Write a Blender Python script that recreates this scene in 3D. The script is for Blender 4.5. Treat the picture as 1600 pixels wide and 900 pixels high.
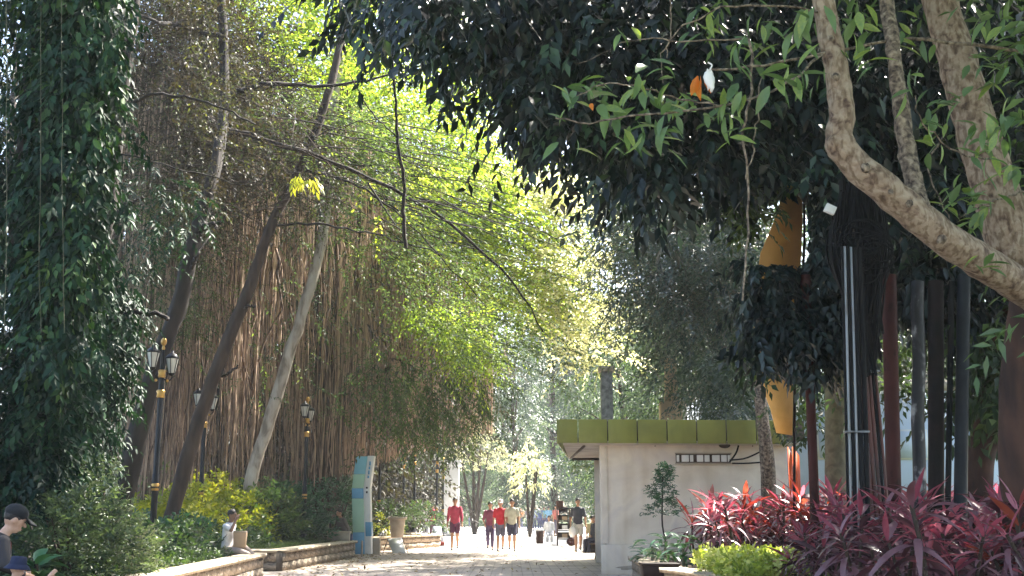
import bpy, math, random
import numpy as np
from mathutils import Vector, Matrix
R = np.random.default_rng(11)
random.seed(5)
for o in list(bpy.data.objects): bpy.data.objects.remove(o)
SC = bpy.context.scene; COL = SC.collection
# ------------------------------------------------------------ camera
F = 1775.0; H0 = 1.2; TH = math.atan(352 / F)
cd = bpy.data.cameras.new('camera'); cam = bpy.data.objects.new('camera', cd); COL.objects.link(cam)
cd.sensor_width = 36; cd.lens = 36 * F / 1600; cd.clip_start = 0.1; cd.clip_end = 2000
cam.location = (0, 0, H0); cam.rotation_euler = (math.pi / 2 + TH, 0, 0); SC.camera = cam
# ------------------------------------------------------------ sky, sun, exposure
SUN_AZ = math.radians(42)     # clockwise from straight ahead (+Y)
SUN_EL = math.radians(52)
w = bpy.data.worlds.new("World"); SC.world = w; w.use_nodes = True
nt = w.node_tree; nt.nodes.clear()
sky = nt.nodes.new('ShaderNodeTexSky'); sky.sky_type = 'NISHITA'; sky.sun_disc = False
sky.sun_elevation = SUN_EL; sky.sun_rotation = SUN_AZ; sky.dust_density = 2.5; sky.air_density = 1.0; sky.ozone_density = 0.8
bg = nt.nodes.new('ShaderNodeBackground'); bg.inputs['Strength'].default_value = 0.10
wo = nt.nodes.new('ShaderNodeOutputWorld')
nt.links.new(sky.outputs[0], bg.inputs[0]); nt.links.new(bg.outputs[0], wo.inputs[0])
sd = bpy.data.lights.new('sun', 'SUN'); sd.energy = 5.0; sd.angle = math.radians(0.5); sd.color = (1, 0.94, 0.84)
so = bpy.data.objects.new('sun', sd); COL.objects.link(so)
SV = Vector((math.sin(SUN_AZ) * math.cos(SUN_EL), math.cos(SUN_AZ) * math.cos(SUN_EL), math.sin(SUN_EL)))
so.rotation_euler = SV.to_track_quat('Z', 'Y').to_euler(); so.location = SV * 60
SC.view_settings.view_transform = 'Standard'; SC.view_settings.look = 'None'
SC.view_settings.exposure = 2.7; SC.view_settings.gamma = 1; SC.view_settings.use_curve_mapping = False
cy = SC.cycles
cy.max_bounces = 7; cy.diffuse_bounces = 3; cy.glossy_bounces = 2; cy.transmission_bounces = 4; cy.volume_bounces = 1
cy.transparent_max_bounces = 6; cy.sample_clamp_indirect = 6; cy.use_denoising = True
cy.caustics_reflective = False; cy.caustics_refractive = False
# ------------------------------------------------------------ coordinates of the place
cT, sT = math.cos(TH), math.sin(TH)
def P(px, py, d):
    """point of the place at distance d (along Y) on the sight line of pixel px,py"""
    px, py, d = np.broadcast_arrays(np.asarray(px, float), np.asarray(py, float), np.asarray(d, float))
    u = (px - 800) / F; v = (450 - py) / F
    s = d / (cT - v * sT)
    return np.stack([u * s, d, H0 + (sT + v * cT) * s], -1)
def X(px, d): return float(P(px, 802, d)[0])
def Z(py, d): return float(P(800, py, d)[2])
def nrm(a): return a / np.maximum(np.linalg.norm(a, axis=-1, keepdims=True), 1e-9)
# ------------------------------------------------------------ tagging
def tag(o, label=None, cat=None, group=None, kind=None):
    if label: o['label'] = label
    if cat: o['category'] = cat
    if group: o['group'] = group
    if kind: o['kind'] = kind
    return o
def thing(name, label, cat, loc=(0, 0, 0), rz=0, group=None):
    o = bpy.data.objects.new(name, None); COL.objects.link(o); o.empty_display_size = .2
    o.location = tuple(float(c) for c in loc); o.rotation_euler = (0, 0, rz)
    return tag(o, label, cat, group)
def copy_tree(o, parent=None):
    c = o.copy(); COL.objects.link(c)
    if parent is not None: c.parent = parent
    for ch in list(o.children): copy_tree(ch, c)
    return c
# ------------------------------------------------------------ mesh builder
class MB:
    def __init__(s): s.v = []; s.f = []; s.a = []; s.m = []; s.n = 0
    def add(s, V, Fc, a=0.5, m=0):
        V = np.asarray(V, float).reshape(-1, 3); Fc = np.asarray(Fc, int)
        if len(Fc) == 0: return s
        s.v.append(V); s.f.append(Fc + s.n); s.n += len(V)
        s.a.append(np.broadcast_to(np.asarray(a, float), (len(Fc),))); s.m.append(np.full(len(Fc), m, int)); return s
    def mesh(s, name, mats, smooth=False):
        me = bpy.data.meshes.new(name)
        V = np.concatenate(s.v); me.vertices.add(len(V)); me.vertices.foreach_set('co', V.astype(np.float32).ravel())
        ls = np.concatenate([np.full(len(f), f.shape[1]) for f in s.f]); li = np.concatenate([f.ravel() for f in s.f])
        me.loops.add(len(li)); me.loops.foreach_set('vertex_index', li.astype(np.int32))
        me.polygons.add(len(ls)); st = np.concatenate([[0], np.cumsum(ls)[:-1]])
        me.polygons.foreach_set('loop_start', st.astype(np.int32))
        me.polygons.foreach_set('material_index', np.concatenate(s.m).astype(np.int32))
        if smooth: me.polygons.foreach_set('use_smooth', np.ones(len(ls), bool))
        at = me.attributes.new('v', 'FLOAT', 'FACE'); at.data.foreach_set('value', np.concatenate(s.a).astype(np.float32))
        me.update(calc_edges=True)
        for m in (mats if isinstance(mats, (list, tuple)) else [mats]): me.materials.append(m)
        return me
    def obj(s, name, mats, parent=None, smooth=False, kind=None, bevel=0):
        o = bpy.data.objects.new(name, s.mesh(name, mats, smooth)); COL.objects.link(o)
        if parent is not None: o.parent = parent
        if kind: o['kind'] = kind
        if bevel:
            b = o.modifiers.new('bevel', 'BEVEL'); b.width = bevel; b.segments = 2; b.limit_method = 'ANGLE'
        return o
BOXF = np.array([[0, 3, 2, 1], [4, 5, 6, 7], [0, 1, 5, 4], [1, 2, 6, 5], [2, 3, 7, 6], [3, 0, 4, 7]])
def box(mb, c, s, rz=0, a=.5, m=0, taper=1.0):
    x, y, z = s[0] / 2, s[1] / 2, s[2] / 2
    V = np.array([[-x, -y, -z], [x, -y, -z], [x, y, -z], [-x, y, -z], [-x, -y, z], [x, -y, z], [x, y, z], [-x, y, z]], float)
    V[4:, :2] *= taper
    if rz:
        k, q = math.cos(rz), math.sin(rz); V = np.stack([V[:, 0] * k - V[:, 1] * q, V[:, 0] * q + V[:, 1] * k, V[:, 2]], 1)
    return mb.add(V + np.asarray(c, float), BOXF, a, m)
def hexa(mb, V, a=.5, m=0): return mb.add(V, BOXF, a, m)
def tubes(mb, paths, rad, sides=4, a=.5, m=0, cap=False):
    """paths (N,K,3) radii (N,K)"""
    paths = np.asarray(paths, float); rad = np.asarray(rad, float)
    if paths.ndim == 2: paths = paths[None]
    N, K, _ = paths.shape; rad = np.broadcast_to(rad, (N, K))
    T = nrm(np.gradient(paths, axis=1))
    ref = np.zeros_like(T); vert = np.abs(T[..., 2].mean(1)) > .6
    ref[vert] = (0.0, 1.0, 0.0); ref[~vert] = (0.0, 0.0, 1.0)
    A = nrm(np.cross(T, ref)); B = np.cross(T, A)
    an = np.arange(sides) / sides * 2 * math.pi
    V = paths[:, :, None] + rad[..., None, None] * (A[:, :, None] * np.cos(an)[:, None] + B[:, :, None] * np.sin(an)[:, None])
    i = np.arange(N)[:, None, None] * K * sides; k = np.arange(K - 1)[None, :, None] * sides; s0 = np.arange(sides)[None, None]; s1 = (s0 + 1) % sides
    Fc = np.stack([i + k + s0, i + k + s1, i + k + sides + s1, i + k + sides + s0], -1)
    av = np.broadcast_to(np.asarray(a, float).reshape(-1, 1, 1) if np.ndim(a) else np.full((1, 1, 1), a), (N, K - 1, sides)).ravel()
    mb.add(V.reshape(-1, 3), Fc.reshape(-1, 4), av, m)
    if cap:
        for e, kk in ((0, 0), (1, K - 1)):
            for n in range(N):
                r = V[n, kk]; mb.add(np.vstack([r, paths[n, kk]]), [[(j + 1) % sides, j, sides] if e == 0 else [j, (j + 1) % sides, sides] for j in range(sides)], .5, m)
    return mb
def smooth_path(pts, n):
    pts = np.asarray(pts, float); K = len(pts)
    if K < 3: t = np.linspace(0, 1, n)[:, None]; return pts[0] * (1 - t) + pts[-1] * t
    ext = np.vstack([2 * pts[0] - pts[1], pts, 2 * pts[-1] - pts[-2]]); out = []
    for t in np.linspace(0, K - 1 - 1e-6, n):
        i = int(t); f = t - i; p0, p1, p2, p3 = ext[i:i + 4]
        out.append(.5 * ((2 * p1) + (-p0 + p2) * f + (2 * p0 - 5 * p1 + 4 * p2 - p3) * f * f + (-p0 + 3 * p1 - 3 * p2 + p3) * f ** 3))
    return np.array(out)
def limb(mb, pts, r0, r1, n=24, sides=10, knob=.1, wob=.0, m=0, pw=1.0):
    pa = smooth_path(pts, n); t = np.linspace(0, 1, n)
    if wob: pa[1:-1] += R.normal(0, wob, (n - 2, 3))
    r = (r0 + (r1 - r0) * t ** pw)
    mbx = MB(); tubes(mbx, pa, r, sides, cap=True)
    V = mbx.v[0]; c = np.repeat(pa, sides, 0); ph = np.tile(np.arange(sides), n)
    k = 1 + knob * (np.sin(ph * 2.1 + np.repeat(t, sides) * 9 + R.uniform(0, 6)) * .6 + R.normal(0, .45, len(V)))
    mbx.v[0] = c + (V - c) * k[:, None]
    for v, f in zip(mbx.v, mbx.f): pass
    off = 0
    base = mb.n
    mb.v += mbx.v; mb.f += [f + base for f in mbx.f]; mb.a += mbx.a; mb.m += [np.full(len(f), m, int) for f in mbx.f]; mb.n += mbx.n
    return pa
def lathe(mb, prof, c=(0, 0, 0), sides=16, a=.5, m=0, axis=None):
    prof = np.asarray(prof, float); K = len(prof); an = np.arange(sides) / sides * 2 * math.pi
    V = np.stack([prof[:, None, 0] * np.cos(an), prof[:, None, 0] * np.sin(an), np.broadcast_to(prof[:, None, 1], (K, sides))], -1)
    k = np.arange(K - 1)[:, None] * sides; s0 = np.arange(sides)[None]; s1 = (s0 + 1) % sides
    Fc = np.stack([k + s0, k + s1, k + sides + s1, k + sides + s0], -1).reshape(-1, 4)
    return mb.add(V.reshape(-1, 3) + np.asarray(c, float), Fc, a, m)
def ball(mb, c, r, seg=10, rings=7, a=.5, m=0, rot=None):
    r = np.broadcast_to(np.asarray(r, float), (3,)); th = np.linspace(0.05, math.pi - .05, rings)
    an = np.arange(seg) / seg * 2 * math.pi
    V = np.stack([np.sin(th)[:, None] * np.cos(an), np.sin(th)[:, None] * np.sin(an), np.broadcast_to(np.cos(th)[:, None], (rings, seg))], -1).reshape(-1, 3) * r
    if rot is not None: V = V @ np.array(rot).T
    k = np.arange(rings - 1)[:, None] * seg; s0 = np.arange(seg)[None]; s1 = (s0 + 1) % seg
    Fc = np.stack([k + s0, k + seg + s0, k + seg + s1, k + s1], -1).reshape(-1, 4)
    mb.add(V + np.asarray(c, float), Fc, a, m)
    mb.f.append(np.array([[mb.n - rings * seg + i for i in range(seg)]])); mb.a.append(np.array([.5])); mb.m.append(np.array([m]))
    mb.f.append(np.array([[mb.n - 1 - i for i in range(seg)]])); mb.a.append(np.array([.5])); mb.m.append(np.array([m]))
    return mb
# ------------------------------------------------------------ leaves
def leaves(mb, B, D, N, l, wd, a, m=0, fold=.22, sag=.12):
    B = np.asarray(B, float); n = len(B); D = nrm(D); W = nrm(np.cross(N, D)); U = np.cross(D, W)
    l = np.broadcast_to(l, (n,))[:, None]; wd = np.broadcast_to(wd, (n,))[:, None]
    v0 = B; v2 = B + D * l; v2 = v2 - np.array([0, 0, 1.0]) * l * sag
    mid = B + D * l * .45
    v1 = mid + W * wd * .5 + U * wd * fold; v3 = mid - W * wd * .5 + U * wd * fold
    V = np.stack([v0, v1, v2, v3], 1).reshape(-1, 3); i = np.arange(n)[:, None] * 4
    Fc = np.stack([i + [0, 2, 1], i + [0, 3, 2]], 1).reshape(-1, 3)
    return mb.add(V, Fc, np.repeat(np.broadcast_to(a, (n,)), 2), m)
def sprays(mb, O, D, L, K, ll, lw, a, hang=.25, droop=.3, spread=.8, noise=.25, twig=None, flat=.35, jit=.25, vj=.12, fold=.22, lk=None):
    n = len(O); D = nrm(D); L = np.broadcast_to(L, (n,))
    S = nrm(np.cross(D, np.array([0, 0, 1.0]) + R.normal(0, flat, (n, 3)))); Nn = np.cross(S, D)
    a = np.broadcast_to(a, (n,)); dz = np.array([0, 0, -1.0])
    for k in range(K):
        t = (k + .6) / K; sd_ = (1 if k % 2 else -1)
        last = k == K - 1
        B = O + D * (L * t)[:, None] + dz * (L * droop * t * t)[:, None]
        ld = S * sd_ * (spread if not last else .1) + D * .65 + dz * hang + R.normal(0, noise, (n, 3))
        s_ = R.uniform(1 - jit, 1 + jit, n) * (1 - .3 * abs(t - .5)); N_ = nrm(Nn + R.normal(0, noise, (n, 3))); av = np.clip(a + R.normal(0, vj, n), 0, 1); wv = lw * s_ * R.uniform(.85, 1.15, n)
        if lk is not None:
            q = lk(B) & lk(B + nrm(ld) * ll * .9) & lk(B + nrm(ld) * ll * .45); B, ld, N_, s_, wv, av = B[q], ld[q], N_[q], s_[q], wv[q], av[q]
        leaves(mb, B, ld, N_, ll * s_, wv, av, fold=fold)
    if twig is not None:
        t = np.array([0, .5, 1.0])[None, :, None]
        pa = O[:, None] + D[:, None] * L[:, None, None] * t + dz * L[:, None, None] * droop * t * t
        tubes(twig, pa, np.array([[.006, .004, .002]]) * (ll / .12) ** .5 * .7, 3)
def in_poly(x, y, poly):
    ins = np.zeros(len(x), bool); n = len(poly)
    for i in range(n):
        x1, y1 = poly[i]; x2, y2 = poly[(i + 1) % n]
        c = ((y1 > y) != (y2 > y)); xi = (x2 - x1) * (y - y1) / ((y2 - y1) if y2 != y1 else 1e-9) + x1
        ins ^= c & (x < xi)
    return ins
def poly_pts(poly, n):
    p = np.array(poly, float); lo, hi = p.min(0), p.max(0); xs = []; ys = []; c = 0
    while c < n:
        x = R.uniform(lo[0], hi[0], n * 2); y = R.uniform(lo[1], hi[1], n * 2); k = in_poly(x, y, poly)
        xs.append(x[k]); ys.append(y[k]); c += k.sum()
    return np.concatenate(xs)[:n], np.concatenate(ys)[:n]
def region(mb, poly, d0, d1, n, m, r, L, K, ll, lw, v=(.3, .7), bias=(0, 0, 0), twig=None, outw=.6, zs=.6, dfun=None, keep=None, **kw):
    x, y = poly_pts(poly, n); d = R.uniform(d0, d1, n) if dfun is None else dfun(x, y) + R.uniform(d0, d1, n)
    C = P(x, y, d); cv = R.uniform(v[0], v[1], n)
    off = R.normal(0, 1, (n, m, 3)) * r * np.array([1, 1, zs])
    O = (C[:, None] + off).reshape(-1, 3); D = nrm(nrm(off) * outw + R.normal(0, .45, (n, m, 3)) * [1, 1, .6] + np.asarray(bias)).reshape(-1, 3)
    cvr = np.repeat(cv, m); Lr = L * R.uniform(.7, 1.3, n * m)
    if keep is not None: k_ = keep(O); O, D, cvr, Lr = O[k_], D[k_], cvr[k_], Lr[k_]
    sprays(mb, O, D, Lr, K, ll, lw, cvr, twig=twig, **kw)
    return C
def leaf_mesh(name, l, wd, mat, arch=.3, seg=5, v=.5, fold=.18, pw=.8):
    t = np.linspace(0, 1, seg + 1); wv = wd * .5 * np.clip(np.sin(np.pi * np.clip(t, .0, 1) ** pw), 0, 1) + .003
    wv[0] = wd * .08; y = l * t * (1 - .12 * arch * t * t); z = l * (.0 - arch * t * t * .8)
    V = []
    for i in range(seg + 1): V += [[-wv[i], y[i], z[i] + wv[i] * fold * 2], [0, y[i], z[i]], [wv[i], y[i], z[i] + wv[i] * fold * 2]]
    Fc = []
    for i in range(seg): b = i * 3; Fc += [[b, b + 1, b + 4, b + 3], [b + 1, b + 2, b + 5, b + 4]]
    return MB().add(V, Fc, v).mesh(name, mat, True)
def put_leaf(me, parent, B, D, N, s=1.0, name='leaf'):
    D = Vector(D).normalized(); N = Vector(N); Xv = D.cross(N)
    if Xv.length < 1e-4: Xv = D.cross(Vector((1, 0, .2)))
    Xv.normalize(); U = Xv.cross(D)
    M = Matrix(((Xv.x, D.x, U.x, B[0]), (Xv.y, D.y, U.y, B[1]), (Xv.z, D.z, U.z, B[2]), (0, 0, 0, 1)))
    o = bpy.data.objects.new(name, me); COL.objects.link(o); o.parent = parent
    o.matrix_local = M @ Matrix.Scale(s, 4); return o
# ------------------------------------------------------------ materials
def newmat(name):
    m = bpy.data.materials.new(name); m.use_nodes = True; t = m.node_tree; t.nodes.clear()
    o = t.nodes.new('ShaderNodeOutputMaterial'); return m, t, o
def ramp(t, stops):
    r = t.nodes.new('ShaderNodeValToRGB'); e = r.color_ramp.elements
    while len(e) < len(stops): e.new(.5)
    for q, (p, c) in zip(e, stops): q.position = p; q.color = (*c, 1)
    return r
def leafmat(name, stops, rough=.5, trans=.35, tint=(1.3, 1.25, .5), spec=.4, speck=.25):
    m, t, o = newmat(name)
    at = t.nodes.new('ShaderNodeAttribute'); at.attribute_name = 'v'
    nz = t.nodes.new('ShaderNodeTexNoise'); nz.inputs['Scale'].default_value = 9; nz.inputs['Detail'].default_value = 3
    tc = t.nodes.new('ShaderNodeTexCoord'); t.links.new(tc.outputs['Object'], nz.inputs['Vector'])
    ad = t.nodes.new('ShaderNodeMath'); ad.operation = 'MULTIPLY_ADD'; ad.inputs[1].default_value = speck; t.links.new(nz.outputs['Fac'], ad.inputs[0])
    sb = t.nodes.new('ShaderNodeMath'); sb.operation = 'SUBTRACT'; sb.inputs[1].default_value = speck * .5
    t.links.new(at.outputs['Fac'], ad.inputs[2]); t.links.new(ad.outputs[0], sb.inputs[0])
    r = ramp(t, stops); t.links.new(sb.outputs[0], r.inputs[0])
    p = t.nodes.new('ShaderNodeBsdfPrincipled'); p.inputs['Roughness'].default_value = rough; p.inputs['Specular IOR Level'].default_value = spec
    t.links.new(r.outputs[0], p.inputs['Base Color'])
    if trans:
        tr = t.nodes.new('ShaderNodeBsdfTranslucent'); mu = t.nodes.new('ShaderNodeMix'); mu.data_type = 'RGBA'; mu.blend_type = 'MULTIPLY'; mu.inputs[0].default_value = 1
        t.links.new(r.outputs[0], mu.inputs[6]); mu.inputs[7].default_value = (*tint, 1); t.links.new(mu.outputs[2], tr.inputs[0])
        mx = t.nodes.new('ShaderNodeMixShader'); mx.inputs[0].default_value = trans
        t.links.new(p.outputs[0], mx.inputs[1]); t.links.new(tr.outputs[0], mx.inputs[2]); t.links.new(mx.outputs[0], o.inputs[0])
    else: t.links.new(p.outputs[0], o.inputs[0])
    return m
def surf(name, c1, c2=None, rough=.6, scale=6, metal=0, bump=.2, stretch=(1, 1, 1), c3=None, detail=6, spec=.4, dist=.4, lo=.35, hi=.65, coord='Object', attr=False):
    m, t, o = newmat(name); c2 = c2 or tuple(x * .7 for x in c1)
    tc = t.nodes.new('ShaderNodeTexCoord'); mp = t.nodes.new('ShaderNodeMapping'); mp.inputs['Scale'].default_value = stretch
    nz = t.nodes.new('ShaderNodeTexNoise'); nz.inputs['Scale'].default_value = scale; nz.inputs['Detail'].default_value = detail; nz.inputs['Distortion'].default_value = dist
    t.links.new(tc.outputs[coord], mp.inputs[0]); t.links.new(mp.outputs[0], nz.inputs[0])
    st = [(lo, c2), (hi, c1)] if not c3 else [(lo, c2), ((lo + hi) / 2, c1), (hi + .05, c3)]
    r = ramp(t, st); src = nz.outputs[0]
    if attr:
        at = t.nodes.new('ShaderNodeAttribute'); at.attribute_name = 'v'
        oi = t.nodes.new('ShaderNodeMath'); oi.operation = 'MULTIPLY_ADD'; oi.inputs[1].default_value = .5; t.links.new(at.outputs['Fac'], oi.inputs[0]); 
        sb = t.nodes.new('ShaderNodeMath'); sb.operation = 'SUBTRACT'; sb.inputs[1].default_value = .25
        t.links.new(nz.outputs[0], oi.inputs[2]); t.links.new(oi.outputs[0], sb.inputs[0]); src = sb.outputs[0]
    t.links.new(src, r.inputs[0])
    p = t.nodes.new('ShaderNodeBsdfPrincipled'); p.inputs['Roughness'].default_value = rough; p.inputs['Metallic'].default_value = metal; p.inputs['Specular IOR Level'].default_value = spec
    t.links.new(r.outputs[0], p.inputs['Base Color'])
    if bump:
        b = t.nodes.new('ShaderNodeBump'); b.inputs['Strength'].default_value = bump; b.inputs['Distance'].default_value = .03
        t.links.new(nz.outputs[0], b.inputs['Height']); t.links.new(b.outputs[0], p.inputs['Normal'])
    t.links.new(p.outputs[0], o.inputs[0]); return m
M = {}
M['ivy'] = leafmat('ivy leaf', [(0, (.006, .018, .011)), (.5, (.012, .038, .02)), (.8, (.025, .07, .03)), (1, (.07, .13, .035))], .55, .15, spec=.2)
M['bright'] = leafmat('bright canopy leaf', [(0, (.07, .13, .025)), (.45, (.16, .25, .04)), (.8, (.28, .36, .07)), (1, (.45, .48, .14))], .45, .65, (1.5, 1.5, .6))
M['feather'] = leafmat('feathery leaf', [(0, (.03, .055, .03)), (.5, (.07, .115, .05)), (.85, (.12, .18, .065)), (1, (.22, .28, .08))], .5, .5, (1.3, 1.3, .6))
M['thicket'] = leafmat('thicket leaf', [(0, (.025, .018, .014)), (.5, (.04, .036, .022)), (.85, (.05, .07, .028)), (1, (.22, .24, .05))], .6, .35)
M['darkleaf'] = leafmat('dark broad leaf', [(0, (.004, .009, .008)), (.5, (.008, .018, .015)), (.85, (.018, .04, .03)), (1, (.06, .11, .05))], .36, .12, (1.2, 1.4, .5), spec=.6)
M['lance'] = leafmat('lance leaf', [(0, (.05, .09, .04)), (.5, (.09, .16, .07)), (.85, (.15, .24, .09)), (1, (.3, .36, .08))], .4, .35, (1.4, 1.5, .5), spec=.55)
M['drydead'] = leafmat('dry orange leaf', [(0, (.45, .12, .02)), (1, (.8, .3, .04))], .5, .5, (1.3, 1.1, .7))
M['grey'] = leafmat('grey green leaf', [(0, (.02, .038, .034)), (.5, (.055, .088, .066)), (.85, (.11, .15, .095)), (1, (.35, .38, .28))], .4, .3, (1.2, 1.3, .7), spec=.6)
M['far'] = leafmat('far tree leaf', [(0, (.03, .06, .035)), (.5, (.07, .12, .06)), (.85, (.12, .19, .08)), (1, (.22, .28, .10))], .5, .3, (1.3, 1.3, .6))
M['brownwood'] = leafmat('brown thicket leaf', [(0, (.014, .012, .009)), (.5, (.032, .028, .018)), (1, (.05, .06, .025))], .6, .3)
M['shrub'] = leafmat('shrub leaf', [(0, (.015, .03, .016)), (.5, (.035, .062, .03)), (.85, (.065, .11, .042)), (1, (.14, .19, .07))], .45, .35, (1.3, 1.4, .6))
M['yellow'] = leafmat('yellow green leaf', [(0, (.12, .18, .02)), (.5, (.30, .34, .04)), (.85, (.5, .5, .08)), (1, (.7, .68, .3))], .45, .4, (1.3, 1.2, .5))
M['glow'] = leafmat('sun glare leaf', [(0, (.34, .38, .17)), (.5, (.58, .60, .38)), (1, (.76, .76, .60))], .35, .5, (1.25, 1.2, .85), spec=.6)  # leaf colour paled to stand for sun glare on canopy and far trees
M['bushy'] = leafmat('grey green bush leaf', [(0, (.035, .055, .032)), (.5, (.085, .12, .06)), (1, (.18, .23, .11))], .45, .3, (1.2, 1.3, .7), spec=.5)
M['lime'] = leafmat('lime groundcover leaf', [(0, (.12, .19, .03)), (.5, (.34, .42, .07)), (1, (.66, .68, .28))], .5, .35, (1.2, 1.2, .5))
M['bluegreen'] = leafmat('philodendron leaf', [(0, (.015, .05, .025)), (.5, (.03, .10, .05)), (1, (.07, .19, .09))], .35, .2, spec=.6)
M['cpur'] = leafmat('purple cordyline leaf', [(0, (.04, .018, .027)), (.5, (.095, .042, .056)), (1, (.22, .11, .13))], .34, .15, (1.6, .6, .7), spec=.7)
M['cpink'] = leafmat('pink cordyline leaf', [(0, (.16, .04, .065)), (.5, (.36, .09, .13)), (1, (.62, .26, .30))], .35, .35, (1.3, .7, .8), spec=.5)
M['cred'] = leafmat('red cordyline leaf', [(0, (.12, .02, .025)), (.5, (.24, .045, .035)), (1, (.40, .12, .07))], .4, .4, (1.4, .9, .7))
M['bark_dark'] = surf('dark bark', (.03, .023, .018), (.012, .009, .007), .9, 7, bump=.6, stretch=(1, 1, .25))
M['bark_brown'] = surf('brown bark', (.06, .04, .027), (.025, .017, .012), .9, 8, bump=.6, stretch=(1, 1, .2))
M['bark_pale'] = surf('pale bark', (.42, .36, .30), (.2, .165, .13), .8, 6, bump=.35, stretch=(1, 1, .3), c3=(.5, .46, .4))
M['bark_front'] = surf('front tree bark', (.25, .18, .125), (.085, .05, .035), .8, 13, bump=.8, c3=(.34, .27, .20), detail=12, dist=.6, lo=.3, hi=.6)
M['bark_mott'] = surf('mottled bark', (.15, .115, .085), (.035, .025, .02), .85, 22, bump=.5, c3=(.33, .27, .2), detail=8)
M['bark_red'] = surf('red brown bark', (.07, .032, .02), (.025, .012, .009), .85, 6, bump=.6, stretch=(1, 1, .4))
M['bark_green'] = surf('green grey bark', (.16, .165, .10), (.09, .09, .055), .85, 9, bump=.3)
M['root'] = surf('aerial root', (.19, .125, .088), (.035, .02, .014), .85, 2.2, bump=0, stretch=(2, 2, .8), c3=(.46, .33, .24), attr=True, lo=.22, hi=.62)
M['soil'] = surf('soil', (.09, .065, .04), (.045, .03, .02), .95, 4, bump=.5)
M['turf'] = surf('park ground', (.07, .10, .035), (.06, .05, .03), .95, 1.2, bump=.5, c3=(.10, .13, .04))
M['stone'] = surf('planter stone', (.30, .25, .19), (.13, .105, .08), .9, 5, bump=.5, c3=(.40, .33, .25), detail=8)
M['coping'] = surf('coping stone', (.46, .39, .29), (.28, .23, .17), .85, 4, bump=.3, c3=(.52, .46, .36))
M['mortar'] = surf('mortar', (.12, .10, .08), (.07, .06, .05), .95, 8, bump=.3)
M['plaster'] = surf('aged white plaster', (.76, .69, .59), (.65, .58, .49), .85, 1.1, bump=.08, c3=(.62, .56, .52), detail=10, dist=1.2, lo=.28, hi=.62)
M['olive'] = surf('olive painted metal', (.22, .24, .05), (.175, .19, .04), .5, 2.5, bump=.05, detail=8, lo=.3, hi=.6, attr=True)
M['soffit'] = surf('soffit board', (.5, .44, .38), (.36, .31, .26), .8, 2, bump=.05)
M['darkbrown'] = surf('dark rusted trim', (.09, .06, .045), (.04, .03, .025), .7, 6, bump=.1)
M['black'] = surf('black painted iron', (.008, .009, .011), (.014, .014, .016), .4, 8, bump=.05, spec=.25)
M['gold'] = surf('gold paint', (.6, .36, .10), (.42, .24, .07), .35, 8, metal=.6, bump=0)
M['lampglass'] = surf('frosted lamp glass', (.72, .72, .68), (.6, .6, .56), .25, 4, bump=0)
M['blackcable'] = surf('black cable', (.008, .008, .009), (.014, .014, .015), .7, 5, bump=.05, spec=.12)
M['greypipe'] = surf('grey conduit', (.26, .27, .29), (.17, .18, .19), .3, 4, metal=.5, bump=.02, stretch=(1, 1, .2))
M['maroon'] = surf('maroon painted pipe', (.07, .019, .015), (.04, .011, .009), .6, 5, bump=.1, spec=.15, stretch=(1, 1, .3))
M['browncable'] = surf('brown cable', (.14, .04, .028), (.05, .02, .015), .5, 4, bump=.1, stretch=(1, 1, .3))
M['mottpipe'] = surf('peeling pipe', (.035, .03, .035), (.015, .014, .016), .5, 9, bump=.1, c3=(.35, .35, .35), lo=.45, hi=.63, stretch=(1, 1, .5))
M['darkpipe'] = surf('dark pipe', (.016, .009, .008), (.007, .005, .005), .6, 5, bump=.1, spec=.15)
M['slatepipe'] = surf('slate pipe', (.016, .02, .026), (.009, .011, .015), .5, 5, bump=.1, spec=.2)
M['orange'] = surf('ochre banner', (.72, .42, .14), (.64, .36, .11), .6, 3, bump=.03)
M['redorange'] = surf('red orange paint', (.7, .12, .03), (.55, .09, .02), .5, 5, bump=0)
M['tan'] = surf('tan stone', (.45, .33, .22), (.36, .26, .17), .85, 3, bump=.1)
M['rough'] = surf('rough grey concrete', (.34, .33, .31), (.16, .155, .15), .9, 9, bump=.5)
M['white'] = surf('white paint', (.78, .78, .78), (.68, .68, .67), .5, 3, bump=0)
M['blue1'] = surf('sky blue panel', (.14, .36, .58), (.12, .33, .54), .35, 3, bump=0)
M['blue2'] = surf('teal panel', (.20, .48, .62), (.17, .44, .57), .35, 3, bump=0)
M['green1'] = surf('mint panel', (.36, .58, .44), (.32, .53, .40), .35, 3, bump=0)
M['beigec'] = surf('beige concrete', (.42, .36, .29), (.33, .28, .22), .85, 5, bump=.1)
M['wallfar'] = surf('pale far wall', (.55, .63, .74), (.48, .56, .68), .8, .5, bump=0)
M['glass'] = surf('dark window glass', (.05, .06, .07), (.04, .05, .06), .1, 2, bump=0)
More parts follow.
